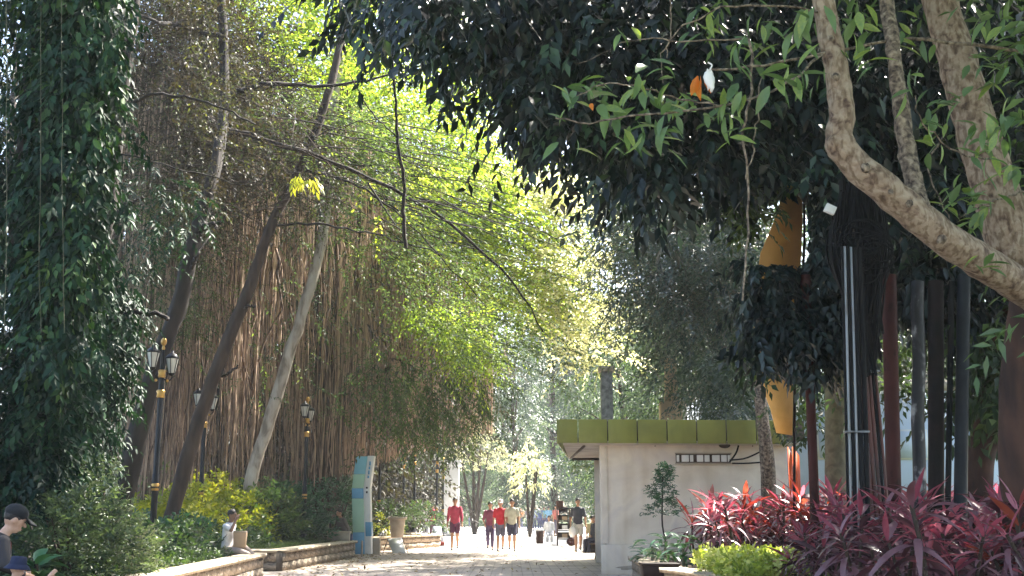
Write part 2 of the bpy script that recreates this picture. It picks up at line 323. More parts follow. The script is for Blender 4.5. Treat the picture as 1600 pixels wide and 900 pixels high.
def path_mat():
    m, t, o = newmat('path pavers'); tc = t.nodes.new('ShaderNodeTexCoord')
    br = t.nodes.new('ShaderNodeTexBrick'); br.inputs['Scale'].default_value = 1; br.inputs['Brick Width'].default_value = .42; br.inputs['Row Height'].default_value = .21
    br.inputs['Mortar Size'].default_value = .012; br.inputs['Color1'].default_value = (.55, .48, .42, 1); br.inputs['Color2'].default_value = (.48, .41, .36, 1); br.inputs['Mortar'].default_value = (.24, .20, .17, 1)
    nz = t.nodes.new('ShaderNodeTexNoise'); nz.inputs['Scale'].default_value = .9; nz.inputs['Detail'].default_value = 9
    t.links.new(tc.outputs['Object'], br.inputs[0]); t.links.new(tc.outputs['Object'], nz.inputs[0])
    r = ramp(t, [(.3, (.7, .68, .66)), (.65, (1.15, 1.12, 1.08))]); t.links.new(nz.outputs[0], r.inputs[0])
    mu = t.nodes.new('ShaderNodeMix'); mu.data_type = 'RGBA'; mu.blend_type = 'MULTIPLY'; mu.inputs[0].default_value = 1
    t.links.new(br.outputs[0], mu.inputs[6]); t.links.new(r.outputs[0], mu.inputs[7])
    p = t.nodes.new('ShaderNodeBsdfPrincipled'); p.inputs['Roughness'].default_value = .8; t.links.new(mu.outputs[2], p.inputs['Base Color'])
    b = t.nodes.new('ShaderNodeBump'); b.inputs['Strength'].default_value = .3; b.inputs['Distance'].default_value = .01; t.links.new(br.outputs['Fac'], b.inputs['Height']); b.invert = True
    t.links.new(b.outputs[0], p.inputs['Normal']); t.links.new(p.outputs[0], o.inputs[0]); return m
M['path'] = path_mat()
def add_streaks(m, sc_=(5, 5, .35), lo=.45, hi=.75, dark=(.78, .74, .68), bump=None):
    t = m.node_tree; p = [n for n in t.nodes if n.type == 'BSDF_PRINCIPLED'][0]; l = p.inputs['Base Color'].links[0]; src = l.from_socket
    tc = t.nodes.new('ShaderNodeTexCoord'); mp = t.nodes.new('ShaderNodeMapping'); mp.inputs['Scale'].default_value = sc_; nz = t.nodes.new('ShaderNodeTexNoise'); nz.inputs['Scale'].default_value = 1; nz.inputs['Detail'].default_value = 8
    t.links.new(tc.outputs['Object'], mp.inputs[0]); t.links.new(mp.outputs[0], nz.inputs[0]); r = ramp(t, [(lo, (1, 1, 1)), (hi, dark)]); t.links.new(nz.outputs[0], r.inputs[0])
    mu = t.nodes.new('ShaderNodeMix'); mu.data_type = 'RGBA'; mu.blend_type = 'MULTIPLY'; mu.inputs[0].default_value = 1; t.links.new(src, mu.inputs[6]); t.links.new(r.outputs[0], mu.inputs[7]); t.links.new(mu.outputs[2], p.inputs['Base Color'])
add_streaks(M['plaster'], (4, 4, .3), .5, .8, (.88, .85, .8)); add_streaks(M['plaster'], (1.3, 1.3, 1.3), .5, .68, (.88, .85, .82)); add_streaks(M['olive'], (5, 5, .8), .5, .8, (.86, .85, .8)); add_streaks(M['maroon'], (9, 9, 5), .55, .62, (.55, .5, .5)); add_streaks(M['greypipe'], (9, 9, 3), .55, .65, (.6, .55, .5)); add_streaks(M['bark_front'], (26, 26, 9), .48, .6, (.55, .5, .45)); add_streaks(M['orange'], (3, 3, 2), .5, .7, (.8, .75, .7))
# ============================================================ SETTING
g = MB(); box(g, (0, 100, -.25), (560, 480, .49)); tag(g.obj('ground', M['turf']), kind='structure')
pm = MB(); pm.add([[-8, -12, 0], [4, -12, 0], [4.5, 22, 0], [6, 50, 0], [16, 62, 0], [16, 108, 0], [-20, 108, 0], [-20, 56, 0], [-6, 52, 0], [-7, 22, 0]], [[0, 1, 2, 3, 4, 5, 6, 7, 8, 9]])
tag(pm.obj('path', M['path']), kind='structure')
pm = MB(); pm.add([[-3.5, 44.5, .004], [2.5, 41.5, .004], [5.5, 45, .004], [5.9, 50, .004], [15.8, 62, .004], [15.8, 107, .004], [-19.8, 107, .004], [-19.8, 56.2, .004], [-5.9, 52.2, .004]], [list(range(9))])
tag(pm.obj('plaza', surf('sun glare paving', (.62, .60, .57), (.52, .5, .47), .85, 1.5, bump=.05)), kind='structure')  # paler paving colour stands for the sun glare on the far square
# planters: edge lines of the left beds
def wall_blocks(label, pts, top=.45, courses=2, bl=.52, endcap=True, sidepts=None):
    t = thing('planter_wall', label, 'planter wall', (pts[0][0], pts[0][1], 0))
    o0 = np.array([pts[0][0], pts[0][1]])
    bm = [None] * 3
    for q in range(3):
        b = MB(); V = np.array([[-.5, -.5, -.5], [.5, -.5, -.5], [.5, .5, -.5], [-.5, .5, -.5], [-.5, -.5, .5], [.5, -.5, .5], [.5, .5, .5], [-.5, .5, .5]]) + R.normal(0, .02, (8, 3))
        b.add(V, BOXF); bm[q] = b.mesh('block', M['stone'])
    cm = [None] * 2
    for q in range(2):
        b = MB(); V = np.array([[-.5, -.5, -.5], [.5, -.5, -.5], [.5, .5, -.5], [-.5, .5, -.5], [-.5, -.5, .5], [.5, -.5, .5], [.5, .5, .5], [-.5, .5, .5]]) + R.normal(0, .012, (8, 3)) * [.6, 1, 1]
        cm[q] = b.add(V, BOXF).mesh('coping', M['coping'])
    core = MB()
    for i in range(len(pts) - 1):
        a, b = np.array(pts[i], float), np.array(pts[i + 1], float); L = np.linalg.norm(b - a); ang = math.atan2(*(b - a)[::-1]); u = (b - a) / L
        mid = (a + b) / 2 - o0; box(core, (mid[0], mid[1], (top - .06) / 2), (L + .1, .20, top - .07), ang)
        n = max(1, round(L / bl)); ch = (top - .07) / courses
        for c in range(courses):
            for k in range(n + (c % 2)):
                x0 = (k - (.5 if c % 2 else 0)) * L / n; x1 = x0 + L / n; x0 = max(x0, 0); x1 = min(x1, L)
                p = a + u * (x0 + x1) / 2 - o0
                o = bpy.data.objects.new('block', bm[(k + c) % 3]); COL.objects.link(o); o.parent = t
                o.location = (p[0], p[1], ch * (c + .5)); o.rotation_euler = (0, 0, ang); o.scale = (x1 - x0 - .02, .27 + R.uniform(-.01, .01), ch - .018)
        n = max(1, round(L / .62))
        for k in range(n):
            p = a + u * (k + .5) * L / n - o0
            o = bpy.data.objects.new('coping', cm[k % 2]); COL.objects.link(o); o.parent = t
            o.location = (p[0], p[1], top - .03); o.rotation_euler = (0, 0, ang); o.scale = (L / n - .012, .40, .07)
    core.obj('mortar_core', M['mortar'], t); return t
def px_ground(px, d): return (X(px, d), d)
W1 = [(-4.25, 7.0), (-4.45, 13.5), px_ground(404, 22.3), (-7.4, 22.6)]
W2 = [(-6.9, 24.8), px_ground(437, 24.7), px_ground(549, 32.5), (-6.4, 33.2)]
W3 = [(-6.5, 37.5), px_ground(572, 37.3), px_ground(684, 42.5), (-4.0, 45.2)]
wall_blocks('low stone block wall of the nearest left bed, where the white-shirted child sits', W1)
wall_blocks('low stone block wall of the middle left bed, left of the blue totem', W2)
wall_blocks('low stone block wall of the far left bed behind the leaning white board', W3, bl=.7)
so_ = MB()
for W, back in ((W1, -26), (W2, -26), (W3, -26)):
    a = [(p[0] - .05, p[1]) for p in W[:3]]
    if W is W1: poly = [W[0], W[1], W[2], W[3], (back, 22.6), (back, 7)]
    elif W is W2: poly = [(back, 24.8), W[0], W[1], W[2], W[3], (back, 33.2)]
    else: poly = [(back, 37.5), W[0], W[1], W[2], W[3], (-14, 52), (back, 52)]
    so_.add([[x, y, .37] for x, y in poly], [list(range(len(poly)))])
so_.add([[-26, 22.62, .36], [-7.42, 22.62, .36], [-7.42, 24.78, .36], [-26, 24.78, .36]], [[0, 1, 2, 3]])
so_.add([[-26, 33.22, .36], [-6.6, 33.22, .36], [-6.6, 37.48, .36], [-26, 37.48, .36]], [[0, 1, 2, 3]])
tag(so_.obj('bed_soil', M['soil']), kind='structure')
# right bed
E = [(2.3, 6.0), (2.45, 9), (2.75, 13), (2.75, 15.6), (2.25, 17.5), (2.35, 21.6), (3.6, 22.4)]
wall_blocks('low stone kerb of the right bed in front of the white kiosk', E, top=.42, bl=.55)
sr = MB(); pr = E + [(9, 22.4), (14, 22.4), (14, 6)]; sr.add([[x, y, .35] for x, y in pr], [list(range(len(pr)))]); tag(sr.obj('flower_bed_soil', M['soil']), kind='structure')
# ============================================================ KIOSK
kx0 = X(946, 23.4); kx1 = 5.6; kz = Z(690, 23.4) + .05
KI = thing('kiosk', 'small white plastered kiosk with a flat olive green panelled roof', 'kiosk', (kx0, 23.4, 0))
def kb(name, c, s, mat, bevel=0, parent=KI, taper=1):
    b = MB(); box(b, (c[0] - kx0, c[1] - 23.4, c[2]), s, taper=taper); return b.obj(name, mat, parent, bevel=bevel)
KW = kx1 - kx0
kb('front_wall', (kx0 + KW / 2, 23.5, kz / 2 + .2), (KW, .2, kz - .4), M['plaster'], .012)
b = MB(); V = [[0, .2, 0], [.18, .2, 0], [.55, 5.6, 0], [.35, 5.6, 0]]; V = [[v[0], v[1], 0.0] for v in V] + [[v[0], v[1], kz] for v in V]; hexa(b, np.array(V)); b.obj('side_wall', M['plaster'], KI)
kb('back_wall', (kx0 + KW / 2 + .2, 29.1, kz / 2), (KW, .2, kz), M['plaster'])
kb('right_wall', (kx1 - .1, 26.3, kz / 2), (.2, 5.4, kz), M['plaster'])
kb('corner_pilaster', (kx0 - .02, 23.52, kz / 2 + .3), (.14, .30, kz - .6), M['plaster'], .01)
pl = kb('plinth', (kx0 + .46, 23.42, .29), (1.1, .24, .58), M['plaster'], .012)
kb('plinth_side', (kx0 + .10, 23.9, .30), (.28, .7, .56), M['plaster'], .012)
rz0 = Z(692, 22.9); rz1 = Z(655, 22.9)
rx0 = X(873, 22.9)
kb('roof', ((rx0 + 5.9) / 2 + .35, 26.2, (rz0 + rz1) / 2 + .02), (5.9 - rx0 - .7, 6.3, rz1 - rz0 - .1), M['darkbrown'])
b = MB(); hexa(b, np.array([[rx0 + .1 - kx0, -.42, rz0 - .02], [3.9, -.42, rz0 - .02], [3.9, 5.7, rz0 - .02], [rx0 + .52 - kx0, 5.7, rz0 - .02], [rx0 + .1 - kx0, -.42, rz0 + .015], [3.9, -.42, rz0 + .015], [3.9, 5.7, rz0 + .015], [rx0 + .52 - kx0, 5.7, rz0 + .015]])); b.obj('soffit', M['soffit'], KI)
kb('soffit_batten', (rx0 + .55, 26, rz0 - .035), (.05, 5.2, .03), M['darkbrown'])
kb('soffit_trim', (rx0 + .98, 28.8, rz0 - .05), (.8, .06, .06), M['darkbrown'])
xs = [873, 904.5, 951.5, 998.5, 1045.5, 1092.5, 1139.5, 1187, 1234]
for i in range(len(xs) - 1):
    xa, xb = X(xs[i], 22.9), X(xs[i + 1], 22.9); b = MB()
    box(b, ((xa + xb) / 2 - kx0, -.5, (rz0 + rz1) / 2 - .003 * i), (xb - xa - .022, .035, rz1 - rz0), a=R.uniform(.35, .65))
    b.obj('fascia_panel', M['olive'], KI, bevel=.008)
for i in range(7):
    b = MB(); box(b, (rx0 - kx0 + .03 + .035 * i * 2, .0 + .85 * i, (rz0 + rz1) / 2), (.035, .82, rz1 - rz0), -.085, a=R.uniform(.35, .65)); b.obj('fascia_panel', M['olive'], KI, bevel=.006)
# ventilation block strip
va, vb = X(1058, 23.4), X(1144, 23.4); vz = Z(716.5, 23.4)
vf = MB(); box(vf, ((va + vb) / 2 - kx0, -.03, vz), (vb - va, .03, .20)); vent = vf.obj('vent_recess', M['darkbrown'], KI)
for z in (vz - .10, vz + .10):
    b = MB(); box(b, ((va + vb) / 2 - kx0, -.06, z), (vb - va + .03, .06, .025)); b.obj('vent_frame', M['beigec'], vent)
for px0, wpx in ((1059, 4), (1067, 11), (1080, 5), (1091, 9.5), (1103, 7.5), (1115, 6), (1121, 5.5), (1129, 8.5), (1139.5, 4)):
    b = MB(); box(b, (X(px0 + wpx / 2, 23.4) - kx0, -.055, vz), (wpx / F * 23.4, .05, .135)); b.obj('vent_block', M['white'], vent, bevel=.006)
M['grime'] = surf('wall grime', (.30, .26, .21), (.42, .37, .31), .95, 8, bump=.1)
for gx, gz, gw, gh in ((1000, 876, 9, 4), (978, 887, 14, 3), (1005, 888, 8, 2)):
    b = MB(); an = np.linspace(0, 2 * math.pi, 13)[:-1]; q = 1 + R.normal(0, .22, 12); px_ = gx + gw * np.cos(an) * q; pz_ = gz + gh * np.sin(an) * q
    b.add([[X(a_, 23.3) - kx0, -.1035 - .002 * (i % 1), max(Z(c_, 23.3), .01)] for i, (a_, c_) in enumerate(zip(px_, pz_))], [list(range(12))]); b.obj('stain', M['grime'], KI)
for bx in (1026, 1180):
    b = MB(); lathe(b, [(.012, 0), (.012, .02), (0, .02)], sides=8); o = b.obj('bolt', M['darkbrown'], KI); o.rotation_euler = (math.pi / 2, 0, 0); o.location = (X(bx, 23.4) - kx0, 0, Z(697, 23.4))
b = MB(); ball(b, (X(1136, 23.2) - kx0, -.2, rz0 - .03), (.12, .12, .06)); b.obj('dome_lamp', M['darkbrown'], KI, smooth=True)
for pa in ([(1140, 722), (1150, 708), (1154, 696)], [(1140, 719), (1165, 716), (1192, 704)], [(1144, 724), (1165, 724), (1195, 722)]):
    b = MB(); q = np.array([P(x, y, 23.25) - [kx0, 23.4, 0] for x, y in pa]); tubes(b, smooth_path(q, 8), .018, 6); b.obj('cable', M['blackcable'], KI, smooth=True)
# ============================================================ LAMP POSTS
def make_lamp():
    t = thing('street_lamp', 'x', 'street lamp')
    b = MB(); lathe(b, [(.0, 0), (.24, 0), (.24, .05), (.19, .08), (.17, .16), (.11, .22), (.09, .42), (.065, .5), (.06, .62)]); b.obj('base', M['black'], t, True)
    b = MB(); lathe(b, [(.058, .6), (.056, 1.2), (.062, 1.22), (.062, 1.5), (.052, 1.52), (.046, 3.2), (.04, 3.55), (.02, 3.75)], sides=14); b.obj('pole', M['black'], t, True)
    for z, r in ((1.28, .068), (2.92, .075), (3.28, .07)):
        b = MB(); lathe(b, [(r * .8, z - .07), (r, z - .05), (r * .85, z), (r * 1.1, z + .05), (r * .8, z + .07)]); b.obj('gold_band', M['gold'], t, True)
    b = MB(); ball(b, (0, 0, 3.86), (.055, .055, .075)); lathe(b, [(.02, 3.7), (.03, 3.74), (.015, 3.8)]); b.obj('finial', M['gold'], t, True)
    for s, dz in ((-1, 0), (1, -.09)):
        b = MB(); q = smooth_path([(0, 0, 3.2), (s * .12, 0, 3.16), (s * .2, 0, 3.25), (s * .17, 0, 3.36 + dz)], 10); tubes(b, q, .014, 6)
        q = smooth_path([(0, 0, 3.36), (s * .08, 0, 3.32), (s * .1, 0, 3.24), (s * .05, 0, 3.22)], 8); tubes(b, q, .01, 5); arm = b.obj('arm', M['black'], t, True)
        zc = 3.42 + dz; cx = s * .17
        lan = MB(); lathe(lan, [(.02, zc - .08), (.06, zc - .05), (.062, zc - .03)], (cx, 0, 0), 6); lathe(lan, [(.125, zc + .23), (.13, zc + .25), (.08, zc + .31), (.03, zc + .34), (.018, zc + .38), (0, zc + .39)], (cx, 0, 0), 6)
        for k in range(6):
            an = k * math.pi / 3; tubes(lan, [(cx + .062 * math.cos(an), .062 * math.sin(an), zc - .03), (cx + .122 * math.cos(an), .122 * math.sin(an), zc + .235)], .007, 4)
        lan = lan.obj('lantern', M['black'], t)
        gl = MB(); lathe(gl, [(.055, zc - .025), (.114, zc + .23)], (cx, 0, 0), 6); gl.obj('glass', M['lampglass'], lan)
        b = MB(); ball(b, (s * .1, 0, 3.16), .03, 8, 5); b.obj('gold_knob', M['gold'], t, True)
    return t
lamp0 = make_lamp()
LS = [(240, 21, 4.05, 528, 'tall black and gold twin lantern lamp nearest on the left, beside the leaning dark trunk'),
      (312, 27.5, 4.0, 598, 'black twin lantern lamp behind the child sitting on the wall'),
      (475, 31.5, 4.2, 620, 'black lamp with gold bands, left one of the close pair before the root curtain'),
      (488, 37.5, 4.2, 650, 'thinner black lamp with gold bands, right one of the close pair before the root curtain'),
      (578, 45, 4.2, 680, 'twin lantern lamp whose lantern shows just above the blue totem'),
      (592, 43, 4.2, 672, 'black lamp standing just right of the blue totem'),
      (630, 52, 4.2, 690, 'slim black lamp left of the glaring one at the end of the far bed'),
      (647, 48, 4.2, 686, 'black lamp with a glaring lantern above the far bed'),
      (682, 55, 4.0, 700, 'thin far lamp at the end of the beds, left of the white pillar'),
      (692, 60, 4.0, 715, 'farthest thin lamp standing against the white pillar')]
for i, (px, d, h, pt, lab) in enumerate(LS):
    o = lamp0 if i == 0 else copy_tree(lamp0); zt = Z(pt, d); zb = .34 if d < 50 else .02; s = (zt - zb) / 3.93
    o.location = (X(px, d), d, zb); o.scale = (max(s, .95),) * 2 + (s,); o.rotation_euler = (0, 0, [.5, .3, 1.3, .2, .1, .8, .4, .2, .9, .3][i]); tag(o, lab, 'street lamp', 'lamps along the left beds')
# ============================================================ TOTEM, BOLLARDS, BOARDS
d = 33.6; x0 = X(553, d)
T = thing('totem', 'leaning blue, teal and mint information totem with a white side, beside the path', 'totem', (x0, d, 0))
def slab(z0, z1, l0, l1, w, mat, nm, dy=.45, x_off=0, back=0, par=None):
    b = MB(); V = [[l0 + x_off, 0 + back, z0], [l0 + w + x_off, 0 + back, z0], [l0 + w + x_off, dy, z0], [l0 + x_off, dy, z0], [l1 + x_off, 0 + back, z1], [l1 + w + x_off, 0 + back, z1], [l1 + w + x_off, dy, z1], [l1 + x_off, dy, z1]]
    hexa(b, np.array(V)); return b.obj(nm, mat, par or T, bevel=.006)
zz = lambda py: Z(py, d)
zl = [(866, 832, 'blue1', .0, -.02), (831.6, 779, 'green1', -.02, -.07), (778.6, 763, 'blue1', -.07, -.08), (762.6, 741, 'green1', -.08, -.04), (740.6, 713, 'blue2', -.04, .02)]
for a, b_, m, l0, l1 in zl: slab(max(zz(a), 0), zz(b_), l0, l1, .33, M[m], 'colour_panel')
for a, b_, m, l0, l1 in ((866, 763, 'white', 0, -.08), (762.6, 712, 'white', -.08, .02)): slab(max(zz(a), 0), zz(b_), l0 + .333, l1 + .333, .19, M[m], 'white_side', back=.05)
for k, (py, hh) in enumerate(((724, .12), (731, .09), (738, .12), (745, .08), (762, .05), (769, .06))):
    b = MB(); xo = -.08 + .1 * (763 - py) / 50 if py < 763 else -.08 + .03 * (py - 763) / 50
    box(b, (xo + .43, .045, zz(py)), (.05, .012, hh)); b.obj('lettering', M['blue1'] if k < 4 else M['black'], T)
slab(.55, .95, .35, .33, .17, M['blue1'], 'colour_panel', back=.03)
for px in (551, 567):
    b = MB(); lathe(b, [(.03, 0), (.03, .42), (.02, .45), (0, .45)], sides=10)
    o = b.obj('bollard', M['beigec'], smooth=True); o.location = (X(px, 32.6), 32.6, 0)
    tag(o, 'thin pale post at the totem foot, ' + ('left one, by the wall end' if px == 551 else 'right one, before its lower panel'), 'bollard', 'thin posts at the foot of the totem')
b = MB(); box(b, (0, 0, .24), (.3, .25, .48), taper=.94); o = b.obj('concrete_block', M['beigec'], bevel=.015); o.location = (X(587.5, 34.5), 34.5, 0); tag(o, 'small pale upright block right of the blue totem', 'block')
t = thing('planter_pedestal', 'beige flared concrete pot between the totem and the leaning board', 'pot', (X(621, 37), 37, .44))
b = MB(); lathe(b, [(0, 0), (.17, 0), (.20, .02), (.25, .55), (.25, .56)], sides=20); b.obj('pot_body', M['beigec'], t, True)
b = MB(); lathe(b, [(.25, .56), (.31, .57), (.31, .64), (.27, .65), (.24, .58)], sides=20); b.obj('rim', M['beigec'], t, True)
t = thing('leaning_board', 'white menu board leaning low against the far bed wall', 'board', (X(622, 36), 36, 0))
b = MB(); V = np.array([[-.1, -.45, .02], [.3, -.45, .02], [.3, -.42, .0], [-.1, -.42, .0], [-.35, .35, .42], [.1, .35, .46], [.1, .38, .44], [-.35, .38, .40]]); hexa(b, V); b.obj('panel', M['white'], t)
b = MB(); tubes(b, [(-.33, .37, .44), (-.45, .1, .0)], .012, 6); tubes(b, [(.1, .37, .46), (.28, .5, 0)], .012, 6); b.obj('frame', M['black'], t)
t = thing('a_frame_board', 'small pale folding board at the end of the far bed wall', 'board', (X(685, 43.5), 43.5, 0))
b = MB(); hexa(b, np.array([[-.25, -.3, 0], [.25, -.3, 0], [.25, -.27, 0], [-.25, -.27, 0], [-.2, -.02, .72], [.1, -.02, .72], [.1, .0, .72], [-.2, .0, .72]])); b.obj('panel', M['wallfar'], t)
b = MB(); hexa(b, np.array([[-.25, .27, 0], [.25, .27, 0], [.25, .3, 0], [-.25, .3, 0], [-.2, 0, .7], [.1, 0, .7], [.1, .02, .7], [-.2, .02, .7]])); b.obj('back_panel', M['beigec'], t)
b = MB(); box(b, (0, -.31, .1), (.5, .02, .14)); b.obj('stripe', M['cred'], t)
t = thing('styrofoam_box', 'pale box resting on the wall edge beside the seated figure', 'box', (X(531, 32.3), 32.3, .45))
b = MB(); box(b, (0, 0, .11), (.62, .35, .22)); b.obj('box_body', M['beigec'], t, bevel=.01)
b = MB(); box(b, (0, 0, .24), (.65, .38, .035)); b.obj('lid', M['coping'], t, bevel=.01)
b = MB(); box(b, (0, 0, .09), (.2, .22, .18)); ball(b, (0, 0, .2), (.08, .08, .05)); o = b.obj('bag', M['blue1'], bevel=.03); o.location = (X(546, 32.4), 32.4, .45); tag(o, 'dark blue bag on the wall end beside the totem', 'bag')
M['navy'] = surf('navy cloth', (.03, .05, .14), (.02, .035, .1), .8, 9, bump=.2); o.data.materials[0] = M['navy']
# ============================================================ THINGS FAR DOWN THE PATH
t = thing('white_pillar', 'tall sunlit white pillar at the far left end of the path', 'pillar', (X(705, 62), 62, 0))
b = MB(); box(b, (0, 0, 1.9), (.8, .8, 3.6)); b.obj('shaft', M['white'], t, bevel=.02)
b = MB(); box(b, (0, 0, 3.85), (1.0, 1.0, .3)); b.obj('cap', M['white'], t, bevel=.02)
b = MB(); box(b, (0, 0, .1), (1.0, 1.0, .25)); b.obj('base', M['white'], t, bevel=.02)
t = thing('food_stand', 'tall dark stand of stacked shelves left of the man in white shorts', 'stand', (X(880, 44), 44, 0))
for k in range(4):
    b = MB(); box(b, (0.02 * (k % 2), 0, .25 + .32 * k), (.5 - .04 * k, .4, .035)); box(b, (.0, .18, .25 + .32 * k + .14), (.46 - .04 * k, .03, .22)); b.obj('shelf', M['darkbrown'], t)
for sx in (-1, 1):
    b = MB(); box(b, (sx * .23, 0, .68), (.04, .38, 1.36)); b.obj('side_panel', M['darkbrown'], t)
b = MB(); box(b, (-.13, 0, 1.5), (.26, .3, .34)); b.obj('top_box', M['bark_red'], t, bevel=.01)
for k in range(3):
    b = MB(); box(b, (.05, -.05, .37 + .32 * k), (.2, .2, .14)); b.obj('goods', M['tan'] if k != 1 else M['white'], t, bevel=.01)
b = MB(); box(b, (.1, 0, 1.38), (.5, .42, .05)); b.obj('top_board', M['black'], t)
t = thing('trash_bin', 'reddish brown bin standing on the sunlit path below the far walkers', 'bin', (X(843, 47), 47, 0))
b = MB(); box(b, (0, 0, .26), (.28, .28, .5), taper=1.08); b.obj('bin_body', M['bark_red'], t, bevel=.015)
b = MB(); ball(b, (0, 0, .53), (.17, .17, .08)); b.obj('white_lid', M['white'], t, True)
t = thing('red_bag', 'maroon bag on the ground at the foot of the dark stand', 'bag', (X(893, 43.5), 43.5, 0))
b = MB(); ball(b, (0, 0, .16), (.2, .14, .16)); b.obj('bag_body', M['maroon'], t, True)
b = MB(); tubes(b, smooth_path([(-.1, 0, .28), (0, 0, .4), (.1, 0, .28)], 7), .012, 5); b.obj('handle', M['black'], t)
# behind the kiosk
t = thing('stone_column', 'rough grey stone column standing up behind the kiosk roof', 'column', (X(951, 31), 31, 0))
zt = Z(580, 31)
b = MB(); box(b, (0, 0, zt / 2), (.34, .34, zt), taper=.92); b.obj('shaft', M['rough'], t, bevel=.02)
b = MB(); box(b, (0, 0, zt + .05), (.44, .44, .14)); b.obj('cap', M['coping'], t, bevel=.02)
t = thing('stone_plinth', 'tan block pillar rising behind the middle of the kiosk roof', 'pillar', (X(1052, 32), 32, 0))
b = MB(); box(b, (0, 0, Z(628, 32) / 2), (.6, .5, Z(628, 32))); b.obj('lower_block', M['tan'], t, bevel=.03)
b = MB(); box(b, (.03, 0, (Z(628, 32) + Z(560, 32)) / 2), (.36, .36, Z(560, 32) - Z(628, 32)), taper=.8); b.obj('upper_block', M['tan'], t, bevel=.03)
# orange banner
d = 17.5
t = thing('orange_banner', 'tall orange feather banner half hidden by dark leaves right of the kiosk', 'banner', P(1236, 800, d) * [1, 1, 0] + [0, 0, .35])
o0 = np.array(t.location)
L_ = [(1228, 290), (1210, 345), (1189, 395), (1179, 470), (1179, 545), (1190, 600), (1205, 640), (1214, 676)]
R_ = [(1254, 290), (1254, 345), (1252, 400), (1246, 470), (1240, 545), (1239, 600), (1239, 640), (1238, 680)]
V = []; Fc = []
for i, (l, r) in enumerate(zip(L_, R_)):
    for yy in (0, .05):
        V += [P(*l, d + .1 * math.sin(i)) + [0, yy, 0] - o0, P(*r, d) + [0, yy, 0] - o0]
for i in range(7):
    a = i * 4; Fc += [[a, a + 1, a + 5, a + 4], [a + 3, a + 2, a + 6, a + 7], [a + 2, a, a + 4, a + 6], [a + 1, a + 3, a + 7, a + 5]]
Fc += [[0, 2, 3, 1], [28, 29, 31, 30]]
MB().add(V, Fc).obj('cloth', M['orange'], t)
b = MB(); tubes(b, smooth_path([P(1241, 800, d + .1) - o0, P(1243, 560, d + .1) - o0, P(1256, 400, d + .1) - o0, P(1256, 285, d + .1) - o0], 16), .022, 8); b.obj('pole', M['darkpipe'], t, True)
t = thing('orange_sign', 'bright red orange upright board behind the red plants', 'sign', (X(1245, 18.6), 18.6, .35))
for dx, w_ in ((-.06, .06), (.035, .1)):
    b = MB(); hexa(b, np.array([[dx - w_ / 2, 0, .2], [dx + w_ / 2, 0, .2], [dx + w_ / 2, .05, .2], [dx - w_ / 2, .05, .2], [dx - w_ / 2, 0, Z(698, 18.6) - .35], [dx + w_ / 2, 0, Z(712, 18.6) - .35], [dx + w_ / 2, .05, Z(712, 18.6) - .35], [dx - w_ / 2, .05, Z(698, 18.6) - .35]])); b.obj('board', M['redorange'], t)
b = MB(); box(b, (0, .06, .3), (.03, .03, .6)); b.obj('stake', M['darkpipe'], t)
# pale building seen between the pipes
t = thing('pale_building', 'pale blue grey building glimpsed between the dark pipes', 'building', (13, 36, 0))
b = MB(); box(b, (0, 1, 2.4), (14, 6, 4.8)); b.obj('wall', M['wallfar'], t)
b = MB(); box(b, (0, 1, 4.95), (14.6, 6.6, .25)); b.obj('roof', M['beigec'], t)
for k in range(6):
    b = MB(); box(b, (-5.6 + 2.2 * k, -2.0, 3.2), (1.1, .06, .9)); wn = b.obj('window', M['white'], t)
    b = MB(); box(b, (-5.6 + 2.2 * k, -2.04, 3.2), (.98, .03, .78)); b.obj('pane', M['wallfar'], wn)
# ============================================================ POLES AND PIPES
def pole(name, label, x0, y0, x1, y1, d, wpx, mat, cat='pipe', n=12, wob=.0, sides=14, group='poles and pipes in the red plant bed'):
    a = P(x1, y1, d); bt = P(x0, y0, d); u = (bt - a) / (bt[2] - a[2]); base = a + u * (.34 - a[2]); r = wpx / 2 / F * d
    t = thing(name, label, cat, base, group=group); b = MB(); pa = smooth_path([(0, 0, 0), bt - base], n); 
    if wob: pa[1:-1, :2] += R.normal(0, wob, (n - 2, 2))
    tubes(b, pa, r, sides, cap=True); b.obj('shaft', mat, t, True)
    return t, pa, r
def collar(t, pa, f, r, mat, h=.05):
    p = pa[0] + (pa[-1] - pa[0]) * f; b = MB(); lathe(b, [(r * .9, -h), (r * 1.15, -h * .8), (r * 1.15, h * .8), (r * .9, h)], p, 14); b.obj('collar', mat, t, True)
t, pa, r = pole('pole', 'slim maroon pole with a leafy clump on top, left of the conduits', 1259, 430, 1273, 790, 13.5, 15, M['maroon']); collar(t, pa, .97, r, M['maroon'])
def bundle(label, ends, d, mats, widths, clampf, name='conduit_bundle'):
    a = P(ends[2], ends[3], d); bt = P(ends[0], ends[1], d); u = (bt - a) / (bt[2] - a[2]); base = a + u * (.34 - a[2])
    t = thing(name, label, 'conduit', base, group='poles and pipes in the red plant bed')
    off = 0; tot = sum(widths)
    for i, (w_, m_) in enumerate(zip(widths, mats)):
        x = (off + w_ / 2 - tot / 2) / F * d; off += w_; b = MB()
        q = smooth_path([(x, (i % 2) * .02, 0), (bt - base) * .5 + [x * 1.02, .0, 0], (bt - base) + [x, .01 * i, 0]], 14); tubes(b, q, w_ / 2 / F * d, 10, cap=True); b.obj('conduit', m_, t, True)
    for f in clampf:
        p = (bt - base) * f; b = MB(); box(b, (p[0], p[1], p[2]), (tot / F * d * 1.02, .10, .022)); b.obj('clamp', M['greypipe'], t, bevel=.005)
    return t
bundle('pair of shiny grey conduits strapped to a black one, tallest in the red plant bed', (1331, 385, 1343, 850), 11, [M['blackcable'], M['greypipe'], M['blackcable'], M['greypipe'], M['blackcable'], M['blackcable']], [4, 5, 6, 5, 8, 8], [.47])
